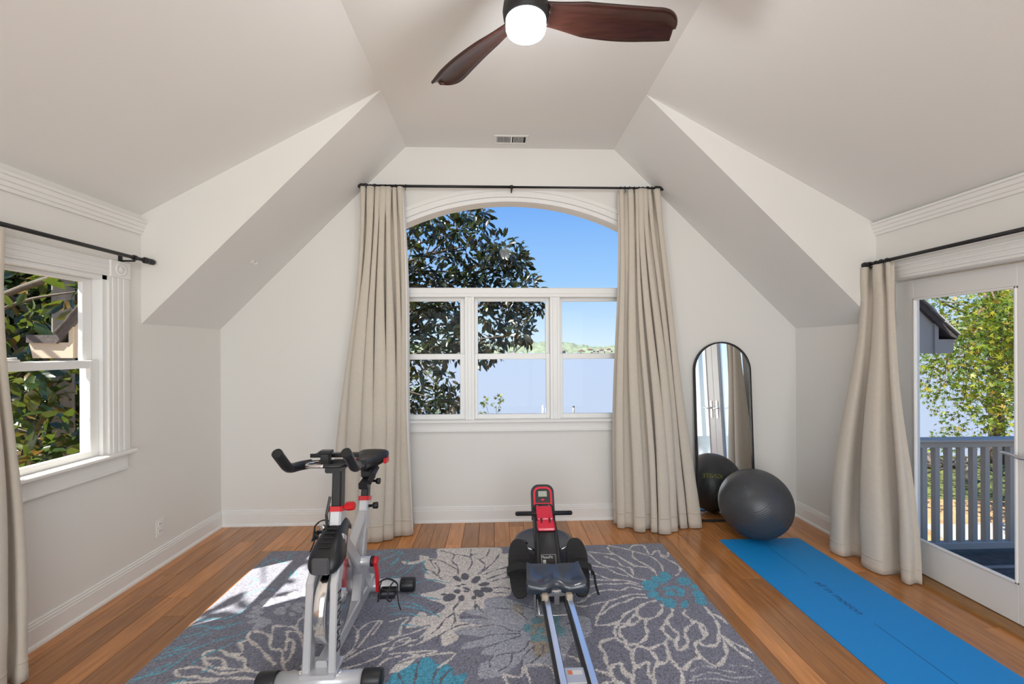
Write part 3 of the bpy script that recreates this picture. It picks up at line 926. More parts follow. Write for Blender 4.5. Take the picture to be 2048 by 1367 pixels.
RUG_BLOB = [
('T',[1127,2780,1106,2761,1083,2763,1069,2784,1066,2817,1078,2850,1100,2870,1123,2869,1138,2846,1139,2813]),
('T',[1087,2743,1068,2729,1041,2731,1015,2748,1000,2775,1002,2800,1021,2815,1049,2813,1075,2795,1089,2769]),
('T',[1022,2704,1001,2684,970,2679,940,2691,922,2716,923,2745,944,2766,976,2771,1007,2758,1024,2732]),
('T',[979,2662,965,2648,942,2645,919,2655,905,2672,905,2692,920,2707,944,2710,967,2700,980,2682]),
('T',[982,2616,970,2596,948,2581,924,2575,908,2582,906,2598,917,2618,939,2634,963,2640,980,2633]),
('T',[988,2563,977,2547,963,2538,950,2539,942,2549,944,2565,954,2581,969,2590,983,2589,990,2579]),
('T',[1041,2489,1019,2470,994,2468,975,2484,969,2513,979,2544,1001,2565,1027,2567,1046,2550,1052,2520]),
('T',[1096,2471,1078,2460,1065,2463,1063,2478,1072,2502,1089,2523,1107,2535,1120,2533,1122,2516,1113,2493]),
('T',[1238,2728,1216,2705,1187,2697,1163,2707,1152,2732,1159,2763,1181,2787,1210,2796,1235,2785,1245,2759]),
('T',[1277,2680,1263,2665,1242,2657,1222,2657,1210,2668,1211,2683,1224,2698,1245,2707,1266,2706,1278,2696]),
('T',[1228,2534,1207,2524,1191,2537,1184,2568,1190,2606,1207,2636,1228,2646,1245,2632,1252,2599,1245,2562]),
('T',[1224,2496,1207,2483,1188,2484,1173,2498,1168,2520,1175,2542,1191,2555,1211,2554,1227,2540,1231,2517]),
('T',[1083,2602,1070,2589,1051,2584,1034,2591,1026,2606,1029,2625,1042,2639,1061,2644,1078,2637,1087,2621]),
('T',[1073,2657,1064,2649,1050,2648,1037,2654,1028,2664,1029,2676,1038,2683,1052,2685,1066,2679,1074,2668]),
('T',[1123,2681,1114,2672,1099,2666,1083,2667,1072,2673,1071,2683,1080,2693,1096,2698,1112,2698,1123,2691]),
('T',[1143,2615,1130,2607,1115,2613,1105,2631,1104,2655,1112,2675,1126,2684,1141,2678,1151,2659,1152,2635]),
('T',[1137,2599,1128,2587,1114,2580,1100,2581,1092,2589,1093,2601,1102,2612,1116,2619,1130,2618,1138,2611]),
('D',[-184,2866,-187,2840,-199,2824,-215,2824,-229,2841,-236,2869,-233,2896,-221,2913,-205,2912,-190,2894]),
('D',[-230,2813,-239,2806,-255,2813,-273,2832,-286,2855,-289,2875,-280,2882,-264,2875,-246,2855,-233,2832]),
('D',[-107,2856,-106,2831,-117,2805,-134,2786,-152,2782,-163,2794,-165,2819,-155,2846,-137,2865,-119,2869]),
('D',[-44,2777,-49,2763,-67,2751,-89,2746,-107,2750,-116,2762,-110,2776,-93,2788,-71,2793,-52,2789]),
('D',[-25,2696,-33,2680,-54,2673,-78,2678,-98,2693,-106,2713,-98,2729,-77,2737,-52,2731,-32,2716]),
('D',[-79,2643,-89,2626,-108,2624,-129,2638,-143,2663,-147,2689,-137,2707,-117,2709,-96,2695,-81,2669]),
('D',[-123,2621,-126,2610,-133,2603,-143,2603,-151,2611,-155,2623,-152,2634,-145,2641,-135,2641,-127,2633]),
('D',[-194,2619,-196,2600,-206,2588,-218,2589,-229,2601,-234,2621,-232,2640,-223,2652,-210,2652,-199,2639]),
('D',[-249,2646,-251,2620,-267,2598,-290,2588,-312,2593,-325,2612,-324,2637,-308,2660,-285,2671,-262,2665]),
('D',[-223,2694,-227,2681,-237,2673,-251,2673,-263,2682,-269,2696,-266,2710,-255,2718,-241,2717,-229,2708]),
('D',[-225,2754,-228,2748,-238,2745,-250,2746,-260,2750,-265,2756,-261,2761,-252,2764,-239,2764,-229,2760]),
('D',[-164,2705,-170,2700,-183,2704,-199,2715,-212,2728,-216,2740,-210,2744,-196,2740,-180,2729,-168,2716]),
('D',[-172,2692,-175,2685,-184,2681,-196,2682,-206,2686,-210,2693,-207,2700,-198,2704,-186,2704,-176,2699]),
('D',[-196,2771,-199,2765,-207,2762,-217,2763,-226,2767,-230,2772,-227,2778,-219,2781,-209,2781,-200,2777]),
('D',[-307,2663,-310,2655,-319,2651,-330,2651,-341,2657,-345,2665,-343,2673,-334,2677,-322,2677,-311,2671]),
('t',[190,2321,183,2298,168,2285,151,2286,138,2300,134,2323,141,2347,156,2361,173,2360,186,2345]),
('t',[253,2381,244,2366,226,2356,205,2357,189,2368,184,2384,192,2401,210,2410,232,2409,248,2398]),
('t',[243,2242,234,2223,214,2213,191,2214,173,2226,167,2245,176,2265,196,2276,220,2275,238,2262]),
('t',[252,2301,246,2286,233,2277,217,2278,206,2288,202,2303,209,2318,222,2327,238,2326,249,2316]),
('t',[340,2341,330,2321,311,2309,291,2310,275,2323,272,2344,281,2365,299,2378,321,2377,336,2363]),
('t',[365,2287,355,2263,336,2248,316,2249,302,2265,299,2290,308,2315,327,2331,348,2330,363,2313]),
('t',[353,2396,346,2382,330,2375,313,2375,299,2384,295,2398,303,2412,319,2420,337,2419,350,2410]),
('t',[296,2232,289,2213,274,2202,257,2203,245,2215,242,2234,250,2253,265,2265,282,2264,294,2251]),
('G',[-1320,2638,-1312,2611,-1322,2590,-1344,2583,-1372,2592,-1394,2614,-1403,2642,-1394,2663,-1371,2671,-1342,2661]),
('G',[-1264,2665,-1263,2649,-1275,2641,-1295,2641,-1316,2652,-1330,2667,-1331,2683,-1320,2692,-1299,2691,-1278,2680]),
('G',[-1198,2683,-1201,2665,-1220,2663,-1248,2678,-1275,2704,-1290,2733,-1287,2752,-1268,2754,-1239,2738,-1212,2711]),
('G',[-1149,2718,-1139,2683,-1142,2662,-1157,2663,-1179,2685,-1200,2721,-1211,2757,-1208,2780,-1192,2779,-1169,2755]),
('G',[-1352,2571,-1351,2557,-1362,2549,-1381,2550,-1402,2559,-1416,2574,-1418,2588,-1407,2597,-1387,2596,-1366,2586]),
('G',[-1201,2594,-1200,2583,-1208,2577,-1222,2577,-1236,2585,-1246,2596,-1247,2608,-1239,2614,-1225,2614,-1211,2606]),
('G',[-1113,2594,-1114,2580,-1130,2572,-1155,2573,-1179,2583,-1193,2598,-1192,2613,-1176,2621,-1151,2620,-1127,2610]),
('G',[-1101,2524,-1106,2515,-1128,2518,-1157,2533,-1183,2554,-1195,2574,-1190,2584,-1168,2581,-1139,2565,-1113,2544]),
('G',[-1205,2532,-1202,2510,-1213,2498,-1234,2499,-1258,2513,-1276,2535,-1280,2557,-1269,2570,-1247,2569,-1222,2554]),
('G',[-1213,2565,-1216,2559,-1228,2556,-1245,2556,-1260,2561,-1269,2568,-1267,2574,-1255,2577,-1237,2576,-1222,2572]),
('G',[-1331,2531,-1332,2519,-1347,2512,-1371,2513,-1395,2522,-1409,2534,-1409,2547,-1393,2553,-1369,2552,-1345,2544]),
('G',[-1326,2492,-1329,2482,-1349,2477,-1377,2478,-1404,2486,-1418,2496,-1416,2507,-1396,2512,-1367,2511,-1340,2503]),
('G',[-1289,2476,-1289,2460,-1304,2443,-1328,2431,-1352,2428,-1367,2435,-1368,2450,-1354,2468,-1329,2480,-1305,2484]),
('G',[-1246,2456,-1239,2432,-1247,2402,-1267,2379,-1291,2370,-1311,2379,-1319,2403,-1311,2433,-1291,2457,-1266,2466]),
('G',[-1139,2503,-1137,2493,-1144,2486,-1156,2487,-1169,2494,-1177,2505,-1179,2515,-1172,2522,-1160,2521,-1147,2514]),
('G',[-1054,2493,-1054,2483,-1063,2477,-1077,2477,-1092,2484,-1101,2495,-1101,2506,-1092,2512,-1078,2511,-1063,2504]),
('F',[-913,2045,-913,2034,-922,2028,-938,2029,-953,2036,-964,2047,-964,2059,-954,2065,-939,2064,-923,2057]),
('F',[-940,2017,-943,2008,-959,2004,-982,2005,-1003,2011,-1015,2020,-1012,2029,-996,2034,-973,2033,-951,2026]),
('F',[-889,2083,-886,2068,-891,2058,-903,2059,-917,2069,-927,2085,-931,2101,-925,2110,-913,2110,-899,2099]),
]
RUG_LINE = [
('W',15,[832,3245,830,3177,855,3126,903,3030,939,2954,982,2952]),
('W',15,[847,3271,937,3223,1007,3169,1092,3099,1122,3035,1131,2960,1113,2875]),
('W',15,[990,3212,1027,3254,1101,3259,1111,3198,1104,3131,1121,3114]),
('W',15,[1128,3114,1161,3162,1195,3168,1187,3127,1222,3077,1252,3133]),
('W',15,[1181,3111,1184,3079,1228,3000,1247,2940,1225,2870,1178,2818]),
('W',15,[1000,3169,974,3089,992,3026,1039,2949,1054,2892,1050,2824]),
('W',15,[674,3176,768,3147,855,3126,890,3061,913,3014,967,2953,1032,2928,1049,2878]),
('W',15,[779,3098,803,3073,844,3033,860,2958,908,2927,899,2831]),
('W',15,[669,3151,689,3071,712,3009,752,2962,830,2930,866,2859,891,2805,950,2776]),
('W',15,[646,2975,745,2934,796,2862,856,2826]),
('W',15,[614,2898,668,2854,712,2806,774,2784,838,2768,900,2728]),
('W',15,[593,2799,705,2781,793,2777]),
('W',15,[588,2711,667,2738,760,2734,842,2737,908,2691]),
('W',15,[474,2634,555,2619,621,2656,697,2670,766,2661,829,2694,898,2661]),
('W',15,[457,2541,511,2560,560,2613]),
('W',15,[453,2520,505,2502,579,2530,666,2553,737,2583,817,2613,893,2609]),
('W',15,[894,2576,825,2579,756,2539,700,2520,632,2471,598,2433,550,2406]),
('W',15,[651,2543,602,2473,562,2406,530,2333]),
('W',19,[935,2541,875,2523,803,2474,722,2427,682,2372,614,2334,529,2328]),
('W',19,[803,2474,784,2415,789,2377,740,2333,709,2325,728,2370,787,2425]),
('W',19,[959,2498,940,2448,883,2391,822,2370,796,2381]),
('W',19,[822,2370,796,2312,789,2260,761,2212,710,2174]),
('W',19,[1004,2455,978,2406,939,2370,919,2334,883,2300,877,2256,886,2222]),
('W',19,[925,2334,932,2280,947,2236,907,2181,895,2127]),
('W',19,[1071,2442,1048,2403,1068,2355,1057,2319,1004,2277,980,2235,968,2178,930,2133,894,2123,902,2181,883,2214]),
('W',19,[1068,2355,1103,2317,1105,2264,1066,2206,1005,2169,985,2116,982,2064]),
('W',19,[1087,2345,1086,2282,1069,2223]),
('W',19,[1198,2477,1200,2406,1197,2331,1172,2261,1133,2187,1097,2149,1041,2144,1026,2168]),
('W',19,[1211,2406,1240,2357,1243,2320]),
('W',19,[1163,2244,1176,2185,1225,2128,1245,2089]),
('W',19,[1164,2194,1177,2138,1196,2077,1216,2033]),
('W',19,[1159,2194,1134,2117,1098,2059,1024,2007,982,2064,919,2039,868,1993,840,2021,833,2078,843,2129,851,2175,883,2214]),
('W',19,[703,2325,656,2301,641,2250,654,2200,639,2185,616,2218,616,2259,628,2302,660,2336,706,2334]),
('W',19,[645,2169,700,2174,705,2158,667,2122,647,2057,644,2016,613,1952,599,1891]),
('W',19,[705,2158,750,2133,765,2074,762,2039,722,1986,691,1887]),
('W',19,[607,2226,529,2197,514,2159,527,2106,518,2049,524,1995,525,1962,539,1894]),
('W',19,[642,2161,663,2126]),
('W',19,[750,2133,846,2176]),
('W',19,[833,2078,804,2044,765,2035]),
('W',19,[641,2010,685,2035,717,2040,693,1974,704,1936]),
('W',19,[527,2008,549,2034,586,2039,577,1992,608,1952,583,2012]),
('W',19,[458,2007,509,1976,541,1918]),
('W',19,[840,2021,847,1968,810,1882]),
('g',9,[891,1979,980,2009,1040,1979,1105,1963]),
('g',9,[884,1941,985,1968,1064,1933,1162,1935]),
('g',9,[866,1923,966,1931,1094,1900]),
('g',9,[1097,2010,1173,1994,1200,1933]),
('g',9,[894,1953,865,1900]),
('D',11,[-419,3244,-312,3181,-318,3086,-274,3009,-258,2910]),
('D',11,[-312,3181,-203,3143,-175,3049,-197,2935]),
('D',11,[-195,3267,-188,3143]),
('D',11,[-137,3189,-189,3159]),
('D',11,[-141,3109,-87,3030,-92,2958,-132,2891]),
('D',11,[-54,3261,-75,3153,-126,3093]),
('D',11,[16,3165,-21,3057,-78,2957,-118,2890]),
('D',11,[73,2979,-14,2940,-83,2889]),
('D',11,[-483,3109,-399,3090,-333,3027,-262,2952]),
('D',11,[-476,3109,-422,2987]),
('D',11,[-432,3061,-391,2972,-388,2889,-353,2835]),
('D',11,[-484,2976,-437,2946,-386,2876]),
('D',11,[-68,2828,21,2884,85,2922]),
('D',11,[-40,2795,28,2831,90,2841]),
('D',11,[-26,2721,26,2730,79,2710]),
('D',11,[-19,2673,71,2663]),
('D',11,[-218,2593,-249,2520,-250,2470,-290,2415,-311,2352,-343,2301]),
('D',11,[-244,2470,-232,2403,-244,2358]),
('D',11,[-232,2470,-193,2429,-153,2437]),
('D',11,[-131,2589,-127,2505]),
('D',11,[-123,2556,-96,2493,-66,2462]),
('D',11,[-290,2564,-349,2505,-361,2466]),
('D',11,[-149,2372,-216,2357,-278,2307,-307,2274,-306,2234]),
('D',8,[-6,2510,107,2484,167,2395]),
('D',8,[215,2411,221,2479,140,2534]),
('D',8,[-146,2327,-12,2357,71,2309,121,2298]),
('D',8,[-109,2249,-12,2278,115,2281]),
('D',8,[-69,2176,20,2219,125,2264]),
('D',8,[165,2221,118,2146,40,2134,-32,2101,-36,2045]),
('D',8,[71,2133,58,2062,3,2017]),
('D',8,[195,2188,126,2108,110,2012]),
('D',8,[231,2179,214,2119,158,2064]),
('D',8,[326,2175,362,2113]),
('D',8,[362,2414,318,2436]),
('D',8,[448,2373,381,2348]),
('D',8,[476,2282,378,2295]),
('D',12,[-378,2095,-374,2020,-372,1933]),
('D',12,[-260,2069,-284,2029,-298,1930]),
('D',12,[-208,2046,-250,1989,-256,1928]),
('D',12,[-455,2017,-404,1934]),
('B',12,[-741,3046,-715,3120,-694,3231]),
('B',12,[-700,2877,-619,2913,-574,3038,-516,3080]),
('B',12,[-517,2804,-435,2839,-308,2795]),
('B',12,[-622,2712,-517,2804]),
('B',12,[-619,2589,-507,2584,-403,2507,-323,2445]),
('B',12,[-624,2558,-538,2554,-409,2507]),
('B',12,[-525,2673,-423,2635,-338,2609]),
('B',12,[-520,2388,-407,2356]),
('B',12,[-512,2326,-509,2387]),
('B',12,[-511,3095,-508,2991,-452,2905]),
('B',12,[-767,3154,-721,3249]),
('B',12,[-689,2943,-640,3012,-625,3116]),
('B',12,[-598,2476,-511,2482,-423,2449]),
('W',13,[-588,2409,-498,2447,-518,2379]),
('W',13,[-557,2281,-518,2300,-518,2379]),
('W',13,[-554,2269,-438,2314,-368,2359,-394,2278,-442,2248,-516,2243]),
('W',13,[-533,2181,-516,2243,-458,2273,-460,2232,-535,2189]),
('W',13,[-445,2208,-382,2237,-373,2286]),
('W',13,[-526,2155,-441,2162,-303,2168,-356,2144,-401,2142,-441,2162]),
('W',13,[-497,2032,-451,2112,-319,2139,-207,2145,-273,2056]),
('W',13,[27,1996,108,1980,127,2045,226,2048,260,1999,266,1905]),
('W',13,[27,1996,49,1915]),
('W',13,[131,2038,150,1910]),
('W',13,[316,2115,374,2090,408,2033]),
('g',9,[81,2590,103,2525,136,2463]),
('g',9,[37,2592,78,2506,139,2415]),
('g',9,[-142,2456,-72,2463,-12,2412]),
('g',9,[-98,2388,16,2383,119,2360]),
('g',9,[-181,2337,-96,2334,22,2364]),
('W',17,[-1206,2402,-1096,2386,-1059,2350]),
('W',17,[-1206,2402,-1185,2333,-1138,2226,-1073,2203,-1024,2116,-986,2061]),
('W',17,[-1302,2327,-1306,2361,-1235,2346,-1181,2311]),
('W',17,[-1302,2327,-1283,2294,-1181,2218,-1093,2137,-1059,2108]),
('W',17,[-1317,2269,-1283,2294]),
('W',17,[-1307,2264,-1259,2192,-1314,2185,-1230,2153,-1181,2087,-1115,2058,-1038,2030]),
('W',17,[-1449,2210,-1373,2216,-1308,2175,-1244,2153]),
('W',17,[-1449,2210,-1423,2161,-1379,2122,-1297,2092,-1188,2079,-1115,2058]),
('W',17,[-1423,2161,-1337,2157,-1277,2091]),
('W',17,[-1503,2092,-1419,2106,-1337,2076,-1262,2056,-1173,2074]),
('W',17,[-1503,2092,-1459,2048,-1377,2044,-1316,2025,-1196,2028,-1092,2015]),
('W',17,[-1457,2003,-1354,2010,-1273,2015]),
('W',17,[-1117,2353,-1046,2338,-982,2239,-948,2208]),
('W',17,[-1111,2341,-1078,2285,-1040,2263,-1007,2162,-1018,2116]),
('W',17,[-1082,2285,-1053,2202]),
('W',17,[-1087,2397,-1092,2457,-1054,2493]),
('B',12,[-1612,3178,-1494,3112,-1504,3214,-1489,3267]),
('B',12,[-1649,2935,-1557,2880,-1573,2815]),
('B',12,[-1393,2976,-1369,3002,-1331,2938,-1350,2921,-1393,2976]),
('B',12,[-1685,2459,-1595,2479,-1496,2487,-1439,2602]),
('B',12,[-1679,2388,-1600,2420,-1488,2392,-1397,2446]),
('B',12,[-1666,2311,-1583,2351,-1540,2394,-1421,2435]),
('B',12,[-1661,2239,-1566,2265,-1546,2338,-1518,2359]),
('B',12,[-1651,2199,-1585,2235,-1510,2242,-1454,2291,-1359,2330,-1328,2362]),
('B',12,[-1668,2153,-1577,2206,-1503,2242]),
('B',12,[-1674,2008,-1610,2062,-1535,2129,-1523,2223]),
('B',12,[-1624,2080,-1562,2130]),
('B',12,[-1451,2116,-1443,2162,-1400,2217,-1312,2295]),
('B',12,[-1683,2032,-1560,2077,-1535,2129]),
('B',12,[-1503,2000,-1403,2029]),
('B',12,[-1369,2069,-1334,2111]),
('B',12,[-1645,3043,-1620,3138,-1573,3176]),
('B',12,[-1545,2706,-1461,2778,-1384,2759]),
('B',12,[-911,3166,-859,3227,-766,3255]),
('B',12,[-822,2915,-740,2983,-700,3136]),
('B',12,[-840,3082,-783,3160]),
('W',14,[-760,2114,-722,2198,-732,2313,-787,2396]),
('W',14,[-760,2114,-706,2187,-682,2289,-656,2402,-647,2425]),
('W',14,[-739,2336,-701,2404,-637,2413,-653,2310]),
('W',14,[-740,2059,-649,2091,-573,2143,-565,2191,-534,2200]),
('W',14,[-728,2025,-676,2057,-577,2061,-539,2113,-474,2139]),
('W',14,[-733,2113,-654,2195,-558,2242,-510,2304]),
('W',14,[-662,2013,-587,2053]),
]

# ------------------------------------------------------------------ yoga mat
ym = empty('yoga_mat', (2.05, 2.45, 0), 'bright blue yoga mat lying on the floor along the glass door', 'yoga mat')
MX0, MX1, MY0, MY1 = 1.735, 2.375, 1.61, 3.342
rc = 0.025
poly = arc(MX1 - rc, MY1 - rc, rc, 0, 90, 5) + arc(MX0 + rc, MY1 - rc, rc, 90, 180, 5) + arc(MX0 + rc, MY0 + rc, rc, 180, 270, 5) + arc(MX1 - rc, MY0 + rc, rc, 270, 360, 5)
MB().prism(poly, 'Z', 0.0003, 0.0055).build('foam_sheet', M['mat'], ym, bevel=0.001)
for a, b in ((2.80, 3.23), (1.74, 2.285)):
    MB().box(2.041, 2.045, a, b, 0.0054, 0.0059).build('alignment_line', M['matink'], ym)
Mt = Matrix.Translation((2.043, 2.54, 0.0056)) @ Matrix(((0, 1, 0, 0), (-1, 0, 0, 0), (0, 0, 1, 0), (0, 0, 0, 1)))
text_mesh('all in motion', 0.068, Mt, ym, 'printed_lettering', M['matink'], 0.0002, None, 0.25)

# ------------------------------------------------------------------ patterned rug
RX0, RX1, RY0, RY1 = -1.668, 1.258, 0.95, 3.283
STEP = 0.005
NX, NY = int((RX1 - RX0) / STEP) + 1, int((RY1 - RY0) / STEP) + 1
gx = np.linspace(RX0, RX1, NX)
gy = np.linspace(RY0, RY1, NY)
GX, GY = np.meshgrid(gx, gy)
rs = np.random.RandomState(5)
JX = GX + rs.normal(0, 0.0016, GX.shape)
JY = GY + rs.normal(0, 0.0016, GX.shape)
RC = {'base': (0.195, 0.197, 0.25), 'F': (0.66, 0.61, 0.58), 'W': (0.64, 0.60, 0.57), 'G': (0.36, 0.37, 0.43), 'T': (0.07, 0.33, 0.47),
      't': (0.16, 0.32, 0.37), 'B': (0.12, 0.36, 0.47), 'D': (0.115, 0.112, 0.14), 'N': (0.36, 0.31, 0.25), 'g': (0.46, 0.45, 0.48)}
CA = np.empty((NY, NX, 3))
CA[:] = RC['base']
def pts_of(flat):
    return [(flat[i] / 1000, flat[i + 1] / 1000) for i in range(0, len(flat), 2)]
def window_of(x0, x1, y0, y1):
    i0, i1 = max(0, int((y0 - RY0) / STEP) - 2), min(NY, int((y1 - RY0) / STEP) + 3)
    j0, j1 = max(0, int((x0 - RX0) / STEP) - 2), min(NX, int((x1 - RX0) / STEP) + 3)
    return (slice(i0, max(i0, i1)), slice(j0, max(j0, j1)))
def paint_poly(kind, P):
    a = np.array(P)
    w = window_of(a[:, 0].min(), a[:, 0].max(), a[:, 1].min(), a[:, 1].max())
    X, Y = JX[w], JY[w]
    if X.size == 0:
        return
    ins = np.zeros(X.shape, bool)
    n = len(P)
    for i in range(n):
        (xa, ya), (xb, yb) = P[i], P[(i + 1) % n]
        if ya == yb:
            continue
        c = ((ya > Y) != (yb > Y)) & (X < (xb - xa) * (Y - ya) / (yb - ya) + xa)
        ins ^= c
    CA[w][ins] = RC[kind]
def paint_line(kind, wd, P):
    P = [(p.x, p.y) for p in catmull([(x, y, 0) for x, y in P], 5)]
    for i in range(len(P) - 1):
        (xa, ya), (xb, yb) = P[i], P[i + 1]
        h = wd / 2000 * (0.8 + 0.35 * math.sin(i * 0.9 + xa * 9))
        w = window_of(min(xa, xb) - h, max(xa, xb) + h, min(ya, yb) - h, max(ya, yb) + h)
        X, Y = JX[w], JY[w]
        if X.size == 0:
            continue
        dx, dy = xb - xa, yb - ya
        t_ = np.clip(((X - xa) * dx + (Y - ya) * dy) / (dx * dx + dy * dy + 1e-12), 0, 1)
        d2 = (X - xa - t_ * dx) ** 2 + (Y - ya - t_ * dy) ** 2
        CA[w][d2 < h * h] = RC[kind]
def smooth_poly(P):
    return [(p.x, p.y) for p in catmull([(x, y, 0) for x, y in P + [P[0]]], 4)]
for sx, sy in ((0, 0), (-0.55, -1.33)):        # the drawn part, and its repeat nearer than the frame
    sh = lambda P: [(x + sx, y + sy) for x, y in P]
    for k, fl in RUG_AREA:
        paint_poly(k, smooth_poly(sh(pts_of(fl))))
    for k, fl in RUG_BLOB:
        if k in 'GTN':
            paint_poly(k, smooth_poly(sh(pts_of(fl))))
    for k, w_, fl in RUG_LINE:
        paint_line(k, w_, sh(pts_of(fl)))
    for k, fl in RUG_BLOB:
        if k not in 'GTN':
            paint_poly(k, smooth_poly(sh(pts_of(fl))))
CA *= (1 + rs.normal(0, 0.26, (NY, NX, 1)))
CA = np.clip(CA, 0.01, 0.95)
rugm = bpy.data.materials.new('woven_rug')
rugm.use_nodes = True
n_, l_ = rugm.node_tree.nodes, rugm.node_tree.links
va = n_.new('ShaderNodeVertexColor')
va.layer_name = 'weave'
l_.new(va.outputs[0], n_['Principled BSDF'].inputs['Base Color'])
inp(n_['Principled BSDF'], Roughness=0.95, Sheen_Weight=0.3)
n_['Principled BSDF'].inputs['Specular IOR Level'].default_value = 0.1
me = bpy.data.meshes.new('rug')
Z = np.full((NY, NX), 0.009) + rs.normal(0, 0.0004, (NY, NX))
Z += 0.004 * np.exp(-((GY - RY1) / 0.05) ** 2) * np.maximum(0, np.sin(GX * 7.0))
co = np.stack([GX, GY, Z], -1).reshape(-1, 3)
q = np.arange(NY * NX).reshape(NY, NX)
faces = np.stack([q[:-1, :-1], q[:-1, 1:], q[1:, 1:], q[1:, :-1]], -1).reshape(-1, 4)
# skirt down to the floor
bi = np.concatenate([q[0, :], q[1:, -1], q[-1, -2::-1], q[-2:0:-1, 0]])
sk = co[bi].copy()
sk[:, 2] = 0.0005
k0 = len(co)
co = np.concatenate([co, sk])
nb = len(bi)
sf = np.stack([bi, k0 + np.arange(nb), k0 + (np.arange(nb) + 1) % nb, np.roll(bi, -1)], -1)
faces = np.concatenate([faces, sf])
O = Vector(((RX0 + RX1) / 2, (RY0 + RY1) / 2, 0))
co[:, 0] -= O.x
co[:, 1] -= O.y
me.vertices.add(len(co))
me.vertices.foreach_set('co', co.ravel())
me.loops.add(faces.size)
me.loops.foreach_set('vertex_index', faces.ravel().astype(np.int32))
me.polygons.add(len(faces))
me.polygons.foreach_set('loop_start', np.arange(0, faces.size, 4, dtype=np.int32))
me.polygons.foreach_set('loop_total', np.full(len(faces), 4, np.int32))
me.update(calc_edges=True)
ca = me.color_attributes.new('weave', 'FLOAT_COLOR', 'POINT')
full = np.ones((len(co), 4))
full[:k0, :3] = CA.reshape(-1, 3)
full[k0:, :3] = (0.5, 0.48, 0.47)
ca.data.foreach_set('color', full.ravel())
me.materials.append(rugm)
rug = bpy.data.objects.new('area_rug', me)
COL.objects.link(rug)
rug.location = O
tag(rug, 'grey area rug with large white and teal flower outlines', 'rug')

# ------------------------------------------------------------------ exercise bike (faces the camera)
BX = -0.777
RZ = 0.0095
bike = empty('exercise_bike', (BX, 2.32, RZ), 'silver and black indoor cycling bike standing on the rug', 'exercise bike')
def bp(dx, y, z):
    return (BX + dx, y, z + RZ)
def bar(name, pts, flat=None, r=None, m='silver', parent=None, n=14):
    return MB().tube([bp(*p) for p in pts], r or 0.02, n, flat=flat).build(name, M[m], parent or bike)
for nm, y, z in (('front_stabilizer', 1.94, 0.042), ('rear_stabilizer', 2.71, 0.042)):
    s_ = bar(nm, [(-0.19, y, z), (0.19, y, z)], r=0.036)
    for s in (-1, 1):
        MB().lathe([(0.040, 0), (0.0415, 0.01), (0.0415, 0.075), (0.036, 0.085), (0.012, 0.087)], bp(s * 0.185, y, z), (s, 0, 0), 20).build('end_cap', M['black'], s_)
        MB().lathe([(0.012, 0), (0.012, 0.004), (0.007, 0.006)], bp(s * 0.085, y, z + 0.0345), (0, 0, 1), 12).build('bolt', M['chrome'], s_)
bar('bottom_beam', [(0, 1.95, 0.085), (0, 2.05, 0.085), (0, 2.70, 0.085)], flat=(0.05, 0.07))
bar('base_plate', [(0, 1.90, 0.082), (0, 2.02, 0.082)], flat=(0.15, 0.018))
for s in (-1, 1):
    fk = bar('fork_tube', [(s * 0.056, 1.945, 0.08), (s * 0.053, 1.985, 0.45), (s * 0.040, 2.10, 0.61)], flat=(0.034, 0.060))
    if s > 0:
        tv = (Vector((-0.003, 1.985, 0.45)) - Vector((0, 1.945, 0.08))).normalized()
        yv = Vector((1, 0, 0)).cross(tv)
        Mx = Matrix.Translation(bp(0.0735, 1.966, 0.29)) @ Matrix(((tv.x, yv.x, 1, 0), (tv.y, yv.y, 0, 0), (tv.z, yv.z, 0, 0), (0, 0, 0, 1)))
        text_mesh('DMASUN', 0.062, Mx, fk, 'printed_lettering', M['black'], 0.0004)
hd = bar('head_tube', [(0, 2.115, 0.50), (0, 2.160, 0.715)], flat=(0.058, 0.078))
MB().tube([bp(0, 2.157, 0.705), bp(0, 2.163, 0.728)], 0.03, flat=(0.066, 0.086)).build('collar', M['red'], hd)
MB().lathe([(0.008, 0), (0.008, 0.012), (0.020, 0.016), (0.022, 0.03), (0.020, 0.055), (0.014, 0.058)], bp(0.03, 2.15, 0.728), (1, -0.15, 0.1), 9, smooth=False).build('resistance_knob', M['red'], bike)
hp = bar('handlebar_post', [(0, 2.160, 0.70), (0, 2.178, 0.915)], flat=(0.046, 0.062), m='black')
for z in (0.79, 0.815, 0.84):
    MB().lathe([(0.007, 0), (0.006, 0.001)], bp(-0.0235, 2.165 + (z - 0.7) * 0.08, z), (-1, 0, 0), 10).build('adjustment_hole', M['dark'], hp)
bar('brake_lever', [(-0.030, 2.10, 0.655), (-0.040, 2.12, 0.70), (-0.030, 2.14, 0.78)], flat=(0.012, 0.022), m='black')
MB().lathe([(0.014, 0), (0.014, 0.01), (0.008, 0.012)], bp(-0.046, 2.098, 0.65), (-0.5, -1, 0.1), 14).build('bolt', M['chrome'], bike)
bar('stem_clamp', [(0, 2.20, 0.925), (0, 2.09, 0.930)], flat=(0.07, 0.045), m='black')
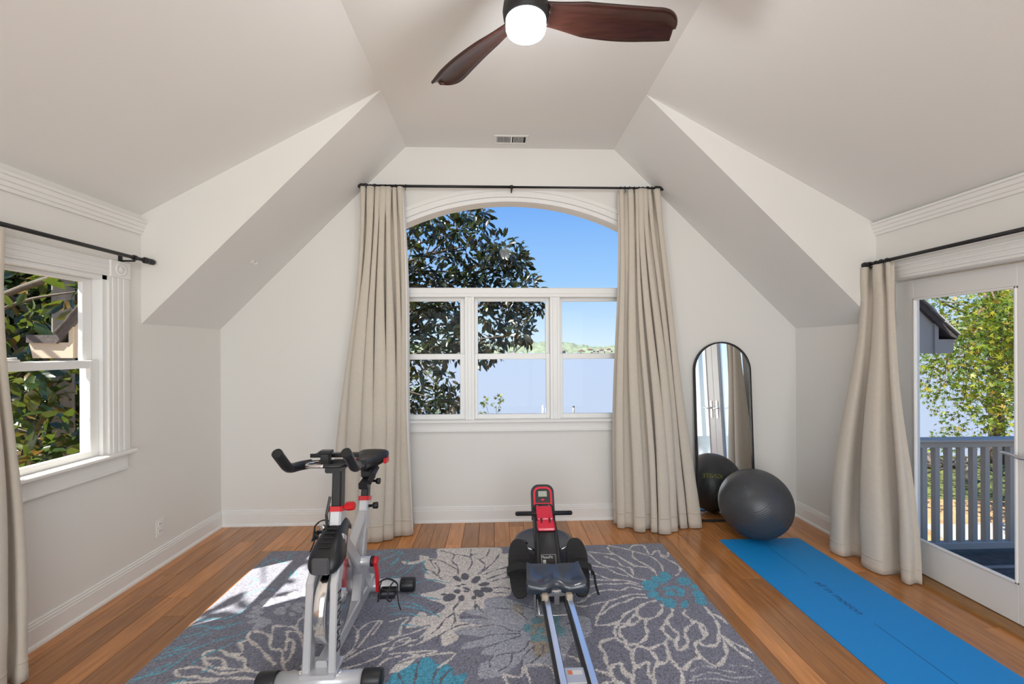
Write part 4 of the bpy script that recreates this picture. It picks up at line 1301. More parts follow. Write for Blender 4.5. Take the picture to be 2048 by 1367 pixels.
# handlebar: cross tube, padded grips, rising horns
hb = MB()
hb.tube([bp(x_, y_, z_) for x_, y_, z_ in [(p.x, p.y, p.z) for p in catmull([(-0.150, 2.00, 0.962), (-0.118, 2.07, 0.956), (-0.05, 2.095, 0.955), (0.05, 2.095, 0.955), (0.118, 2.07, 0.956), (0.150, 2.00, 0.962)], 6)]], 0.0155, 12)
hbo = hb.build('handlebar', M['black'], bike)
for s in (-1, 1):
    g = [(s * 0.095, 2.082, 0.956), (s * 0.128, 2.045, 0.957), (s * 0.143, 1.99, 0.962), (s * 0.144, 1.95, 0.978), (s * 0.144, 1.90, 1.022), (s * 0.143, 1.862, 1.056)]
    go = MB().tube([bp(p.x, p.y, p.z) for p in catmull(g, 6)], 0.0215, 14).build('foam_grip', M['black'], hbo)
    MB().lathe([(0.0215, 0), (0.0215, 0.005), (0.017, 0.007), (0.015, 0.005)], bp(*g[-1]), Vector(g[-1]) - Vector(g[-2]), 16).build('end_plug', M['matte'], go)
    lp = [(s * 0.04, 2.11, 0.958), (s * 0.085, 2.06, 0.962), (s * 0.080, 2.00, 0.966), (s * 0.03, 1.985, 0.968), (0, 1.985, 0.968)]
    MB().tube([bp(p.x, p.y, p.z) for p in catmull(lp, 5)], 0.009, 10).build('inner_loop', M['chrome' if s < 0 else 'black'], hbo)
tr_ = MB().box(BX - 0.115, BX + 0.115, 2.12, 2.20, 0.985, 0.992, 0.003).box(BX - 0.115, BX + 0.115, 2.115, 2.123, 0.985, 1.004, 0.002)
tr_.build('tablet_tray', M['black'], bike)
ph = MB().box(BX - 0.040, BX + 0.004, 2.045, 2.075, 0.958, 1.022, 0.005).box(BX - 0.047, BX + 0.011, 2.04, 2.085, 1.018, 1.032, 0.004)
ph.build('phone_clamp', M['black'], bike)
bar('down_tube', [(0, 2.12, 0.60), (0, 2.24, 0.50), (0, 2.52, 0.22), (0, 2.60, 0.12)], flat=(0.056, 0.070))
bar('cross_tube', [(0, 2.31, 0.40), (0, 2.575, 0.545)], flat=(0.050, 0.060))
stb = bar('seat_tube', [(0, 2.44, 0.10), (0, 2.485, 0.25), (0, 2.60, 0.615)], flat=(0.052, 0.070))
MB().tube([bp(0, 2.597, 0.605), bp(0, 2.604, 0.628)], 0.03, flat=(0.060, 0.078)).build('collar', M['red'], stb)
for k in range(9):
    MB().box(BX + 0.0262, BX + 0.0268, 2.548 + k * 0.0055, 2.560 + k * 0.0055, RZ + 0.455 + k * 0.0165, RZ + 0.465 + k * 0.0165).build('printed_mark', M['print'], stb)
MB().lathe([(0.008, 0), (0.008, 0.02), (0.018, 0.024), (0.020, 0.05), (0.012, 0.054)], bp(0.026, 2.585, 0.575), (1, 0.2, 0), 12).build('seat_knob', M['black'], bike)
bar('seat_post', [(0, 2.60, 0.60), (0, 2.625, 0.695)], flat=(0.042, 0.056), m='black')
sl = MB().tube([bp(0, 2.56, 0.700), bp(0, 2.73, 0.715)], 0.02, flat=(0.052, 0.042))
sl.tube([bp(0.02, 2.60, 0.70), bp(0.045, 2.62, 0.755), bp(0.045, 2.70, 0.775)], 0.01, flat=(0.014, 0.03))
sl.build('seat_slider', M['black'], bike)
MB().lathe([(0.008, 0), (0.008, 0.02), (0.017, 0.024), (0.019, 0.045), (0.012, 0.049)], bp(0.026, 2.66, 0.70), (1, 0.1, -0.1), 12).build('slider_knob', M['black'], bike)
MB().obox(bp(0, 2.66, 0.75), (0.07, 0.07, 0.05), None, 0.01).build('seat_clamp', M['black'], bike)
# saddle: nose towards the camera
rows = []
for i in range(17):
    s = i / 16
    y = 2.54 + 0.27 * s
    hw = 0.024 + 0.074 * smooth((s - 0.25) / 0.55) - 0.012 * smooth((s - 0.9) / 0.1)
    zc = 0.812 + 0.010 * math.cos(s * math.pi * 2) + 0.014 * s
    row = []
    for j in range(21):
        a = 2 * math.pi * j / 20
        cx_, sz_ = math.cos(a), math.sin(a)
        zz = zc + (0.028 if sz_ > 0 else 0.034) * math.copysign(abs(sz_) ** 0.7, sz_) * (0.55 if i in (0, 16) else 1)
        row.append(bp(hw * math.copysign(abs(cx_) ** 0.7, cx_) * (0.7 if i in (0, 16) else 1), y, zz))
    rows.append(row)
sm_ = MB().grid(rows)
sm_.f += [tuple(range(20)), tuple(range(16 * 21, 16 * 21 + 20))]
sm_.sm += [True, True]
sad = sm_.build('saddle', M['black'], bike)
for s in (-1, 1):
    MB().tube([bp(s * 0.092, 2.70, 0.808), bp(s * 0.094, 2.75, 0.806), bp(s * 0.080, 2.80, 0.806)], 0.016, 8, flat=(0.02, 0.03)).build('side_accent', M['red'], sad)
# flywheel
FW = bp(0, 2.11, 0.315)
fw = MB().lathe([(0.164, -0.024), (0.192, -0.024), (0.195, -0.020), (0.195, 0.020), (0.192, 0.024), (0.164, 0.024)], FW, (1, 0, 0), 64).build('flywheel', M['chrome'], bike)
MB().lathe([(0.03, -0.012), (0.165, -0.010), (0.165, 0.010), (0.03, 0.012)], FW, (1, 0, 0), 48).build('wheel_disc', M['black'], fw)
MB().lathe([(0.152, 0.0), (0.158, 0.0), (0.158, 0.002), (0.152, 0.002)], (FW[0] + 0.010, FW[1], FW[2]), (1, 0, 0), 48).build('red_ring', M['red'], fw)
for k in range(5):
    a = k * 2 * math.pi / 5 + 0.3
    ca_, sa_ = math.cos(a), math.sin(a)
    MB().tube([(FW[0] + 0.0125, FW[1] + 0.06 * ca_, FW[2] + 0.06 * sa_), (FW[0] + 0.0125, FW[1] + 0.145 * math.cos(a + 0.25), FW[2] + 0.145 * math.sin(a + 0.25))], 0.003, 6).build('printed_streak', M['print'], fw)
MB().lathe([(0.035, -0.05), (0.035, 0.05), (0.018, 0.052), (0.014, 0.06)], FW, (1, 0, 0), 20).build('hub', M['steel'], fw)
# shroud over the top of the wheel
rows = []
for (y, z, hw, th, ny, nz) in ((2.205, 0.610, 0.040, 0.03, 0.4, 0.9), (2.145, 0.662, 0.042, 0.06, -0.1, 1), (2.075, 0.655, 0.052, 0.09, -0.35, 0.94), (1.985, 0.620, 0.070, 0.10, -0.6, 0.8), (1.925, 0.572, 0.080, 0.10, -0.9, 0.42), (1.905, 0.525, 0.078, 0.09, -1, 0.05), (1.908, 0.498, 0.064, 0.07, -1, 0)):
    row = []
    for j in range(25):
        a = math.pi * j / 24
        cx_, sn = math.cos(a), math.sin(a)
        d = th * (sn ** 0.45 if sn > 0 else 0)
        row.append(bp(0.9 * hw * math.copysign(abs(cx_) ** 0.55, cx_), y + 0.045 - ny * (th - d), z - nz * (th - d)))
    rows.append(row)
rows = [list(c_) for c_ in zip(*[catmull(list(c_), 4) for c_ in zip(*rows)])]
shr = MB().grid(rows).build('shroud', M['black'], bike, solid=0.005)
for k in range(5):
    p = Vector((0, 1.951 + k * 0.0215, 0.602 + k * 0.0125))
    MB().obox(bp(0, p.y + 0.041, p.z), (0.052, 0.008, 0.008), Matrix.Rotation(math.radians(30), 3, 'X'), 0.002).build('grip_rib', M['matte'], shr)
MB().obox(bp(0, 1.946, 0.537), (0.078, 0.018, 0.075), None, 0.008).build('front_panel', M['grey'], shr)
# chain case on the far side, cranks and pedals
cc = []
for k in range(24):
    a = 2 * math.pi * k / 24
    y0, r0 = (2.44, 0.095) if math.cos(a) >= 0 else (2.12, 0.110)
    cc.append((y0 + r0 * math.cos(a), RZ + 0.325 + r0 * math.sin(a)))
MB().prism(cc, 'X', BX - 0.088, BX - 0.040).build('chain_case', M['black'], bike, bevel=0.006)
CR = (2.44, 0.32)
MB().lathe([(0.026, -0.085), (0.026, 0.085)], bp(0, *CR), (1, 0, 0), 18).build('bottom_bracket', M['silver'], bike)
for s, zz in ((1, -1), (-1, 1)):
    ck = MB().tube([bp(s * 0.100, CR[0], CR[1]), bp(s * 0.112, CR[0], CR[1] + zz * 0.06), bp(s * 0.114, CR[0] - 0.005 * zz, CR[1] + zz * 0.168)], 0.012, flat=(0.016, 0.028)).lathe([(0.024, 0), (0.024, 0.024)], bp(s * 0.092, *CR), (s, 0, 0), 16).build('crank_arm', M['red'], bike)
    MB().lathe([(0.028, 0), (0.028, 0.014)], bp(s * 0.080, *CR), (s, 0, 0), 16).build('crank_washer', M['black'], ck)
    px_, py_, pz_ = s * 0.172, CR[0] - 0.005 * zz, CR[1] + zz * 0.168
    pm = MB().tube([bp(s * 0.115, py_, pz_), bp(s * 0.215, py_, pz_)], 0.009, 10)
    for xx in (0.128, 0.212):
        pm.obox(bp(s * xx, py_, pz_ - 0.012), (0.010, 0.085, 0.022), None, 0.002)
    for yy in (-0.042, 0.042):
        pm.obox(bp(s * 0.170, py_ + yy, pz_ - 0.012), (0.092, 0.010, 0.022), None, 0.002)
    pd = pm.build('pedal', M['black'], bike)
    cg = MB()
    for xx in (0.135, 0.205):
        cg.tube([bp(p.x, p.y, p.z) for p in catmull([(s * xx, py_ - 0.045, pz_ - 0.01), (s * xx, py_ - 0.085, pz_ - 0.012), (s * (0.17 + (xx - 0.17) * 0.6), py_ - 0.105, pz_ + 0.015), (s * (0.17 + (xx - 0.17) * 0.8), py_ - 0.06, pz_ + 0.055), (s * xx, py_ + 0.005, pz_ + 0.05)], 5)], 0.004, 7)
    cg.build('toe_cage', M['black'], pd)
    MB().tube([bp(p.x, p.y, p.z) for p in catmull([(s * 0.122, py_, pz_ - 0.005), (s * 0.122, py_ - 0.005, pz_ + 0.045), (s * 0.17, py_ - 0.005, pz_ + 0.068), (s * 0.222, py_ - 0.005, pz_ + 0.04), (s * 0.222, py_, pz_ - 0.02), (s * 0.232, py_ - 0.01, pz_ - 0.07), (s * 0.245, py_ - 0.02, pz_ - 0.10)], 5)], 0.004, 7, flat=(0.003, 0.014)).build('toe_strap', M['matte'], pd)

# ------------------------------------------------------------------ rowing machine
WX = 0.312
row_ = empty('rowing_machine', (WX, 2.3, RZ), 'black rowing machine with a red monitor tower and chrome rails on the rug', 'rowing machine')
def rp(dx, y, z):
    return (WX + dx, y, z + RZ)
for s in (-1, 1):
    rl = MB().box(WX + s * 0.060 - 0.021, WX + s * 0.060 + 0.021, 1.30, 2.52, RZ + 0.158, RZ + 0.192, 0.004).build('rail', M['black'], row_)
    MB().tube([rp(s * 0.060 + 0.004, 1.30, 0.1955), rp(s * 0.060 + 0.004, 2.46, 0.1955)], 0.0135, flat=(0.027, 0.016)).build('chrome_track', M['satin'], rl)
MB().box(WX - 0.05, WX + 0.05, 1.69, 1.775, RZ + 0.160, RZ + 0.186, 0.003).build('cross_plate', M['silver'], row_)
MB().box(WX - 0.018, WX + 0.030, 1.735, 1.757, RZ + 0.1858, RZ + 0.1864).build('maker_sticker', M['print'], row_)
MB().box(WX - 0.028, WX - 0.010, 1.735, 1.757, RZ + 0.1858, RZ + 0.1866).build('orange_mark', mat('orange_print', (0.7, 0.2, 0.08), 0.5), row_)
MB().box(WX - 0.085, WX + 0.085, 1.28, 1.33, RZ + 0.03, RZ + 0.20, 0.006).tube([rp(-0.22, 1.305, 0.025), rp(0.22, 1.305, 0.025)], 0.024, 14).build('rear_foot', M['black'], row_)
# sculpted seat
rows = []
NSX, NSY = 28, 14
for i in range(NSY + 1):
    v = i / NSY
    row = []
    for j in range(NSX + 1):
        u = -1 + 2 * j / NSX
        hw = 0.158 - 0.012 * v
        y = 2.262 + 0.178 * v - 0.016 * (1 - abs(u)) * (1 - v) * 0 + 0.022 * math.exp(-(u / 0.22) ** 2) * (1 - v) - 0.014 * math.exp(-(u / 0.2) ** 2) * v
        dish = 0.020 * (math.exp(-((abs(u) - 0.48) / 0.30) ** 2)) * math.sin(math.pi * min(1, 0.15 + 0.85 * v))
        rim = 0.010 * max(0, (abs(u) - 0.85) / 0.15) + 0.012 * v ** 3
        z = 0.274 - dish + rim - 0.016 * max(0, (0.12 - v) / 0.12) ** 2
        row.append(rp(hw * u, y, z))
    rows.append(row)
st = MB().grid(rows)
top_b = [rows[0][j] for j in range(NSX + 1)] + [rows[i][NSX] for i in range(1, NSY + 1)] + [rows[NSY][j] for j in range(NSX - 1, -1, -1)] + [rows[i][0] for i in range(NSY - 1, 0, -1)]
low = [rp((x - WX) * 1.02, 2.35 + (y - 2.35) * 1.06, 0.242) for x, y, z in top_b]
low2 = [rp((x - WX) * 0.97, 2.35 + (y - 2.35) * 0.98, 0.211) for x, y, z in top_b]
nb_ = len(top_b)
st.add(top_b + low + low2, [(i, (i + 1) % nb_, nb_ + (i + 1) % nb_, nb_ + i) for i in range(nb_)] + [(nb_ + i, nb_ + (i + 1) % nb_, 2 * nb_ + (i + 1) % nb_, 2 * nb_ + i) for i in range(nb_)] + [tuple(range(2 * nb_, 3 * nb_))], True)
st.build('seat', M['seatsheen'], row_)
ctan = mat('roller_tan', (0.42, 0.35, 0.28), 0.5)
for s in (-1, 1):
    MB().obox(rp(s * 0.064, 2.255, 0.200), (0.034, 0.036, 0.040), None, 0.005).build('roller_guide', ctan, row_)
MB().obox(rp(0, 2.35, 0.206), (0.17, 0.15, 0.032), None, 0.004).obox(rp(0, 2.268, 0.185), (0.026, 0.008, 0.06)).build('seat_carriage', M['steel'], row_)
# base: front frame, horizontal drum housing, foot bar
MB().box(WX - 0.10, WX + 0.10, 2.46, 2.60, RZ + 0.05, RZ + 0.205, 0.01).box(WX - 0.09, WX + 0.09, 2.58, 3.0, RZ + 0.03, RZ + 0.12, 0.01).build('base_frame', M['black'], row_)
MB().tube([rp(-0.105, 2.33, 0.06), rp(0.105, 2.33, 0.06)], 0.006, 8).tube([rp(-0.085, 2.33, 0.06), rp(-0.085, 2.47, 0.12)], 0.006, 8).tube([rp(0.085, 2.33, 0.06), rp(0.085, 2.47, 0.12)], 0.006, 8).build('wire_stand', M['steel'], row_)
MB().box(WX - 0.105, WX - 0.095, 2.42, 2.48, RZ + 0.03, RZ + 0.19, 0.002).build('side_pin', M['steel'], row_)
MB().tube([rp(-0.24, 2.86, 0.022), rp(0.24, 2.86, 0.022)], 0.022, 14).build('front_foot', M['black'], row_)
MB().lathe([(0.14, 0.045), (0.192, 0.06), (0.198, 0.08), (0.198, 0.205), (0.190, 0.222), (0.165, 0.230), (0.160, 0.226), (0.02, 0.232)], rp(0, 2.90, 0), (0, 0, 1), 56).build('drum_housing', M['grey'], row_)
MB().obox(rp(-0.135, 2.83, 0.236), (0.040, 0.05, 0.014), Matrix.Rotation(0.2, 3, 'Z'), 0.004).build('drum_clip', M['black'], row_)
# spine: lofted tower leaning away from the seat
sec = [(2.555, 0.130, 0.082, 0.06), (2.600, 0.225, 0.078, 0.08), (2.650, 0.300, 0.074, 0.09), (2.715, 0.362, 0.071, 0.10), (2.790, 0.402, 0.069, 0.10), (2.860, 0.430, 0.068, 0.09), (2.925, 0.470, 0.067, 0.07), (2.955, 0.520, 0.066, 0.05)]
rows = []
for i, (y, z, hw, th) in enumerate(sec):
    a = sec[max(0, i - 1)]
    b = sec[min(len(sec) - 1, i + 1)]
    tv = Vector((0, b[0] - a[0], b[1] - a[1])).normalized()
    nv = Vector((0, -tv.z, tv.y))
    row = []
    for (u, d) in ((-1, -1), (-1, -0.2), (-0.96, 0.0), (-0.80, 0.10), (-0.74, 0.02), (-0.70, 0.0), (0.70, 0.0), (0.74, 0.02), (0.80, 0.10), (0.96, 0.0), (1, -0.2), (1, -1)):
        p = Vector((0, y, z)) + nv * (d * th)
        row.append(rp(u * hw, p.y, p.z))
    rows.append(row)
rows = [list(c_) for c_ in zip(*[catmull(list(c_), 4) for c_ in zip(*rows)])]
MB().grid(rows).build('tower', M['black'], row_, solid=0.006)
def on_tower(y0, z0, y1, z1, hw, lift, thick, name, m, ch=0.004):
    a, b = Vector((0, y0, z0)), Vector((0, y1, z1))
    tv = (b - a).normalized()
    nv = Vector((0, -tv.z, tv.y))
    c = (a + b) / 2 + nv * lift
    R3 = Matrix(((1, 0, 0), (0, tv.y, nv.y), (0, tv.z, nv.z)))
    return MB().obox(rp(0, c.y, c.z), (hw * 2, (b - a).length, thick), R3, ch).build(name, M[m], row_), c, R3
on_tower(2.728, 0.375, 2.800, 0.412, 0.056, 0.010, 0.022, 'red_deck', 'rowred', 0.008)
pl, c_, R3 = on_tower(2.800, 0.412, 2.905, 0.462, 0.052, 0.012, 0.018, 'red_ramp', 'rowred', 0.006)
for s in (-1, 1):
    MB().tube([rp(s * 0.026, 2.765, 0.405), rp(s * 0.026, 2.772, 0.445)], 0.005, 8).build('handle_hook', M['black'], row_)
# maker's sticker plate on the tower face
so, c_, R3 = on_tower(2.585, 0.195, 2.632, 0.277, 0.044, 0.004, 0.003, 'sticker_plate', 'print', 0.001)
so2, c2, _ = on_tower(2.586, 0.197, 2.6315, 0.2755, 0.0415, 0.006, 0.002, 'sticker_face', 'black', 0.0005)
Ms = Matrix.Translation(rp(-0.006, 2.621, 0.270)) @ R3.to_4x4()
text_mesh('MaxxFit', 0.022, Matrix.Translation(rp(-0.010, 2.6155, 0.2685)) @ R3.to_4x4(), so2, 'printed_lettering', M['print'], 0.0003)
for k in range(4):
    f = 0.14 + 0.16 * k
    yy, zz = 2.586 + (2.6315 - 2.586) * f, 0.197 + (0.2755 - 0.197) * f
    MB().obox(rp(-0.026, yy - 0.0062, zz + 0.0038), (0.018, 0.013, 0.001), R3).build('printed_icon', M['print'], so2)
    MB().obox(rp(0.010, yy - 0.0062, zz + 0.0038), (0.038, 0.002, 0.001), R3).build('printed_line', M['grey'], so2)
# monitor
tm = math.radians(24)
MC = Vector((0, 2.940, 0.505))
R3 = Matrix.Rotation(math.pi / 2 - tm, 3, 'X')            # local x across, local y up the face, local z out of the face
def mon(x, y, d):
    p = MC + R3 @ Vector((x, y, d))
    return rp(p.x, p.y, p.z)
def face_shape(hw, y0, y1, r):
    return [(-hw, y0), (hw, y0)] + [(hw - r + r * math.cos(math.radians(a)), y1 - r + r * math.sin(math.radians(a))) for a in range(0, 91, 15)] + [(-hw + r - r * math.sin(math.radians(a)), y1 - r + r * math.cos(math.radians(a))) for a in range(0, 91, 15)]
def slab(shape, d0, d1, name, m, par, inner=None):
    n = len(shape)
    if inner is None:
        return MB().add([mon(x, y, d0) for x, y in shape] + [mon(x, y, d1) for x, y in shape], [tuple(range(n))[::-1], tuple(range(n, 2 * n))] + [(i, (i + 1) % n, n + (i + 1) % n, n + i) for i in range(n)]).build(name, M[m], par)
    vs_ = [mon(x, y, d) for d in (d0, d1) for sh_ in (shape, inner) for x, y in sh_]
    fs_ = []
    for i in range(n):
        j = (i + 1) % n
        fs_ += [(i, j, n + j, n + i), (2 * n + i, 3 * n + i, 3 * n + j, 2 * n + j), (i, 2 * n + i, 2 * n + j, j), (n + i, n + j, 3 * n + j, 3 * n + i)]
    return MB().add(vs_, fs_).build(name, M[m], par)
mo = slab(face_shape(0.078, -0.13, 0.098, 0.050), -0.04, 0.0, 'monitor', 'black', row_)
slab(face_shape(0.063, -0.125, 0.082, 0.040), 0.0, 0.006, 'red_surround', 'rowred', mo, face_shape(0.050, -0.118, 0.070, 0.030))
slab([(-0.029, 0.018), (0.029, 0.018), (0.029, 0.054), (-0.029, 0.054)], 0.0, 0.003, 'lcd_screen', 'lcd', mo)
slab([(0.012 * math.cos(a * math.pi / 8), -0.002 + 0.006 * math.sin(a * math.pi / 8)) for a in range(16)], 0.0, 0.004, 'button', 'rowred', mo)
slab([(-0.05, -0.028), (0.05, -0.028), (0.05, -0.022), (-0.05, -0.022)], 0.0, 0.004, 'red_bar', 'rowred', mo)
slab([(-0.034, -0.075), (0.034, -0.075), (0.034, -0.036), (-0.034, -0.036)], 0.0, 0.0025, 'recess_panel', 'matte', mo)
for s in (-1, 1):
    slab([(s * 0.040 - 0.003, -0.075), (s * 0.040 + 0.003, -0.075), (s * 0.040 + 0.003, -0.036), (s * 0.040 - 0.003, -0.036)], 0.0, 0.004, 'chrome_strip', 'chrome', mo)
hdl = MB().tube([rp(-0.178, 2.872, 0.437), rp(0.178, 2.872, 0.437)], 0.0145, 14)
hdl.lathe([(0.0145, 0), (0.012, 0.008), (0.004, 0.012)], rp(0.178, 2.872, 0.437), (1, 0, 0), 14).lathe([(0.0145, 0), (0.012, 0.008), (0.004, 0.012)], rp(-0.178, 2.872, 0.437), (-1, 0, 0), 14)
ho = hdl.build('pull_handle', M['black'], row_)
MB().obox(rp(0, 2.875, 0.432), (0.06, 0.035, 0.036), None, 0.008).build('handle_centre', M['matte'], ho)
for o_ in row_.children:
    if o_.name.split('.')[0] in ('tower', 'red_deck', 'red_ramp', 'handle_hook', 'sticker_plate', 'sticker_face', 'monitor', 'pull_handle'):
        o_.location.z -= 0.033
# foot pedals with straps
for s in (-1, 1):
    a, b = Vector((0, 2.735, 0.300)), Vector((0, 2.475, 0.075))
    tv = (a - b).normalized()
    nv = Vector((0, -tv.z, tv.y))
    if nv.z < 0:
        nv = -nv
    L_ = (a - b).length
    shp = []
    for k in range(32):
        an = 2 * math.pi * k / 32
        w = 0.066 if math.sin(an) > 0 else 0.060
        shp.append((w * math.copysign(abs(math.cos(an)) ** 0.75, math.cos(an)), L_ / 2 * math.copysign(abs(math.sin(an)) ** 0.75, math.sin(an))))
    mid = (a + b) / 2
    def fp(x, l, d):
        p = mid + tv * l + nv * d
        return rp(s * 0.178 + x, p.y, p.z)
    n = len(shp)
    po = MB().add([fp(x, l, -0.022) for x, l in shp] + [fp(x, l, 0.0) for x, l in shp], [tuple(range(n))[::-1], tuple(range(n, 2 * n))] + [(i, (i + 1) % n, n + (i + 1) % n, n + i) for i in range(n)]).build('foot_pedal', M['matte'], row_, bevel=0.004)
    tread = MB()
    for k in range(11):
        for j in range(-2, 3):
            lx, ll = j * 0.021 + (0.010 if k % 2 else 0), -0.13 + k * 0.025
            if (lx / 0.058) ** 2 + (ll / (L_ / 2 - 0.02)) ** 4 < 1:
                tread.obox(fp(lx, ll, 0.001), (0.013, 0.013, 0.003), Matrix(((1, 0, 0), (0, tv.y, nv.y), (0, tv.z, nv.z))) @ Matrix.Rotation(0.78, 3, 'Z'))
    tag(tread.build('tread_pattern', M['matte'], po), kind='stuff')
    sp = [fp(-0.074, -0.035, -0.012), fp(-0.070, -0.030, 0.03), fp(-0.03, -0.02, 0.055), fp(0.03, -0.02, 0.055), fp(0.070, -0.03, 0.03), fp(0.074, -0.035, -0.012)]
    MB().tube(catmull(sp, 5), 0.01, flat=(0.004, 0.045)).build('foot_strap', M['matte'], po)
    if s > 0:
        MB().tube(catmull([fp(0.074, -0.03, 0.0), fp(0.088, -0.05, -0.01), fp(0.092, -0.10, -0.03), fp(0.104, -0.15, -0.05)], 5), 0.01, flat=(0.003, 0.014)).build('strap_tail', M['matte'], po)
    MB().tube([rp(s * 0.07, 2.60, 0.17), rp(s * 0.178, 2.62, 0.165)], 0.012, 10).tube([rp(s * 0.065, 2.70, 0.235), rp(s * 0.15, 2.72, 0.255)], 0.006, 8).build('pedal_axle', M['chrome'], row_)
MAGNOLIA = [(-1.51,8.07,3.79,0.26),(-1.10,7.42,3.73,0.28),(-1.09,9.19,4.35,0.24),(-0.65,8.55,4.18,0.21),(-0.42,8.34,4.13,0.27),(-0.29,8.77,4.14,0.26),(-1.62,8.96,3.79,0.24),(-1.07,8.69,3.78,0.29),(-0.72,8.20,3.71,0.29),(-0.32,7.64,3.54,0.22),(-0.10,8.53,3.59,0.22),(0.13,8.03,3.38,0.26),(0.40,8.63,3.38,0.29),(-0.56,8.61,3.41,0.21),(-0.23,9.03,3.35,0.25),(0.12,8.90,3.30,0.25),(0.42,8.94,3.27,0.30),(-1.36,8.14,3.23,0.21),(-1.06,8.97,3.46,0.20),(-0.74,8.69,3.17,0.23),(-0.35,8.31,2.92,0.30),(-0.08,8.48,2.98,0.20),(0.24,8.50,2.86,0.21),(0.53,7.96,2.66,0.30),(-1.51,8.23,3.00,0.25),(-1.34,8.41,2.82,0.26),(-0.99,8.18,2.84,0.27),(-0.99,9.16,2.87,0.25),(-0.57,8.15,2.73,0.25),(-0.27,8.54,2.70,0.20),(0.10,8.62,2.62,0.23),(0.35,7.44,2.40,0.20),(-1.43,7.85,2.25,0.24),(-1.20,8.05,2.29,0.23),(-0.94,7.94,2.30,0.23),(-0.80,8.43,2.11,0.27),(-1.20,8.85,2.07,0.22),(-1.53,8.66,1.99,0.20),(-1.72,8.90,1.71,0.24),(-1.17,8.01,1.70,0.26),(-0.82,7.80,1.72,0.21),(-0.83,8.85,1.52,0.28),(-1.17,8.85,1.46,0.26),(-1.25,7.63,1.46,0.22),(-0.26,8.02,2.33,0.24),(-0.03,9.06,2.48,0.21),(0.23,8.98,2.36,0.30),(0.60,9.07,2.42,0.22),(0.85,8.59,2.36,0.25),(-0.17,7.81,2.04,0.20),(0.10,8.86,2.06,0.20),(0.45,9.06,2.08,0.29),(0.45,7.42,1.77,0.27),(0.19,8.59,1.75,0.25),(-0.03,8.50,1.54,0.23),(-0.24,8.26,1.45,0.28),(-0.47,8.36,1.47,0.28),(-0.58,9.06,2.23,0.28),(-0.57,8.53,1.88,0.29),(-1.46,7.88,1.24,0.21),(-1.14,8.80,1.14,0.16),(-0.85,7.62,1.00,0.17),(-0.83,7.55,0.68,0.21),(-0.78,8.03,0.58,0.22),(-1.07,7.74,0.62,0.19),(-1.46,8.69,0.29,0.19),(-1.08,8.07,0.36,0.21),(-0.85,8.84,0.18,0.22),(-1.54,8.29,0.56,0.22),(-1.44,8.23,0.81,0.18)]
LEFTBUSH = [(-4.76,4.49,1.22,0.24),(-4.10,3.98,1.29,0.21),(-4.31,4.37,1.22,0.27),(-4.66,4.93,1.21,0.20),(-4.46,4.89,1.13,0.25),(-4.45,4.19,1.05,0.22),(-4.11,4.04,1.06,0.26),(-4.52,4.63,0.95,0.27),(-4.46,4.77,0.90,0.24),(-4.27,4.71,0.83,0.23),(-4.22,4.01,0.85,0.23),(-3.90,3.90,0.86,0.18),(-4.54,4.75,0.67,0.17),(-3.67,4.00,0.71,0.17),(-5.12,4.87,0.44,0.18),(-3.96,3.93,0.60,0.26),(-3.90,4.03,0.55,0.26),(-4.29,4.64,0.38,0.26),(-5.15,4.95,0.15,0.23),(-4.72,4.78,0.21,0.16),(-5.11,4.74,2.19,0.22),(-4.92,4.69,2.34,0.17),(-5.06,4.72,1.93,0.27),(-4.10,3.97,1.77,0.20),(-4.80,4.52,1.61,0.26),(-3.84,4.17,2.25,0.18),(-3.81,4.17,2.06,0.23),(-4.76,4.73,2.04,0.21),(-4.66,4.30,1.42,0.21)]
MAPLE = [(11.27,10.00,1.64,0.63),(18.88,13.98,1.72,0.51),(16.90,13.54,-0.19,0.63),(17.48,14.88,0.34,0.50),(15.55,15.00,-0.29,0.63),(12.31,10.62,0.35,0.54),(12.22,11.39,0.89,0.53),(13.27,11.98,0.27,0.75),(13.08,10.81,2.31,0.46),(12.36,10.53,1.80,0.58),(11.57,10.36,0.15,0.80),(14.44,12.31,0.76,0.74),(16.04,12.39,0.96,0.70),(18.18,13.90,1.79,0.79),(12.75,10.91,2.49,0.70),(13.91,10.64,2.41,0.54),(15.66,14.65,0.01,0.76),(12.43,11.38,-0.41,0.60),(12.70,10.06,3.00,0.74),(11.53,9.54,0.63,0.57),(12.46,10.76,1.35,0.65),(17.15,12.77,1.81,0.49),(11.19,10.18,0.62,0.76),(20.11,15.15,3.69,0.58),(14.40,11.27,0.09,0.69),(13.70,11.09,-0.11,0.71),(17.11,12.72,0.34,0.49),(16.27,13.81,2.06,0.69),(16.11,13.37,2.97,0.67),(18.66,15.09,3.52,0.50),(14.65,13.09,0.07,0.64),(14.03,11.38,1.47,0.51),(14.41,14.03,0.01,0.64),(14.05,11.10,1.92,0.58),(16.47,12.53,3.60,0.54),(14.68,11.50,1.96,0.59),(13.88,11.62,-0.01,0.75),(13.57,10.61,0.30,0.52),(16.56,14.39,-0.20,0.71),(14.43,11.89,2.98,0.52),(12.75,10.71,0.99,0.54),(18.36,14.32,3.96,0.76),(17.19,12.82,1.85,0.65),(18.29,14.66,2.41,0.62),(11.57,9.51,0.43,0.72),(15.65,12.64,1.29,0.61),(10.42,9.72,1.20,0.63),(15.89,12.90,1.54,0.79),(18.83,14.25,3.34,0.67),(13.65,11.44,-0.73,0.75),(18.32,14.65,3.40,0.66),(18.58,13.94,-0.02,0.57),(18.39,14.04,1.58,0.62),(10.39,9.97,3.16,0.52),(15.06,12.03,1.08,0.68),(13.47,10.58,1.72,0.76),(14.76,11.73,1.90,0.64),(11.56,9.52,2.38,0.52)]

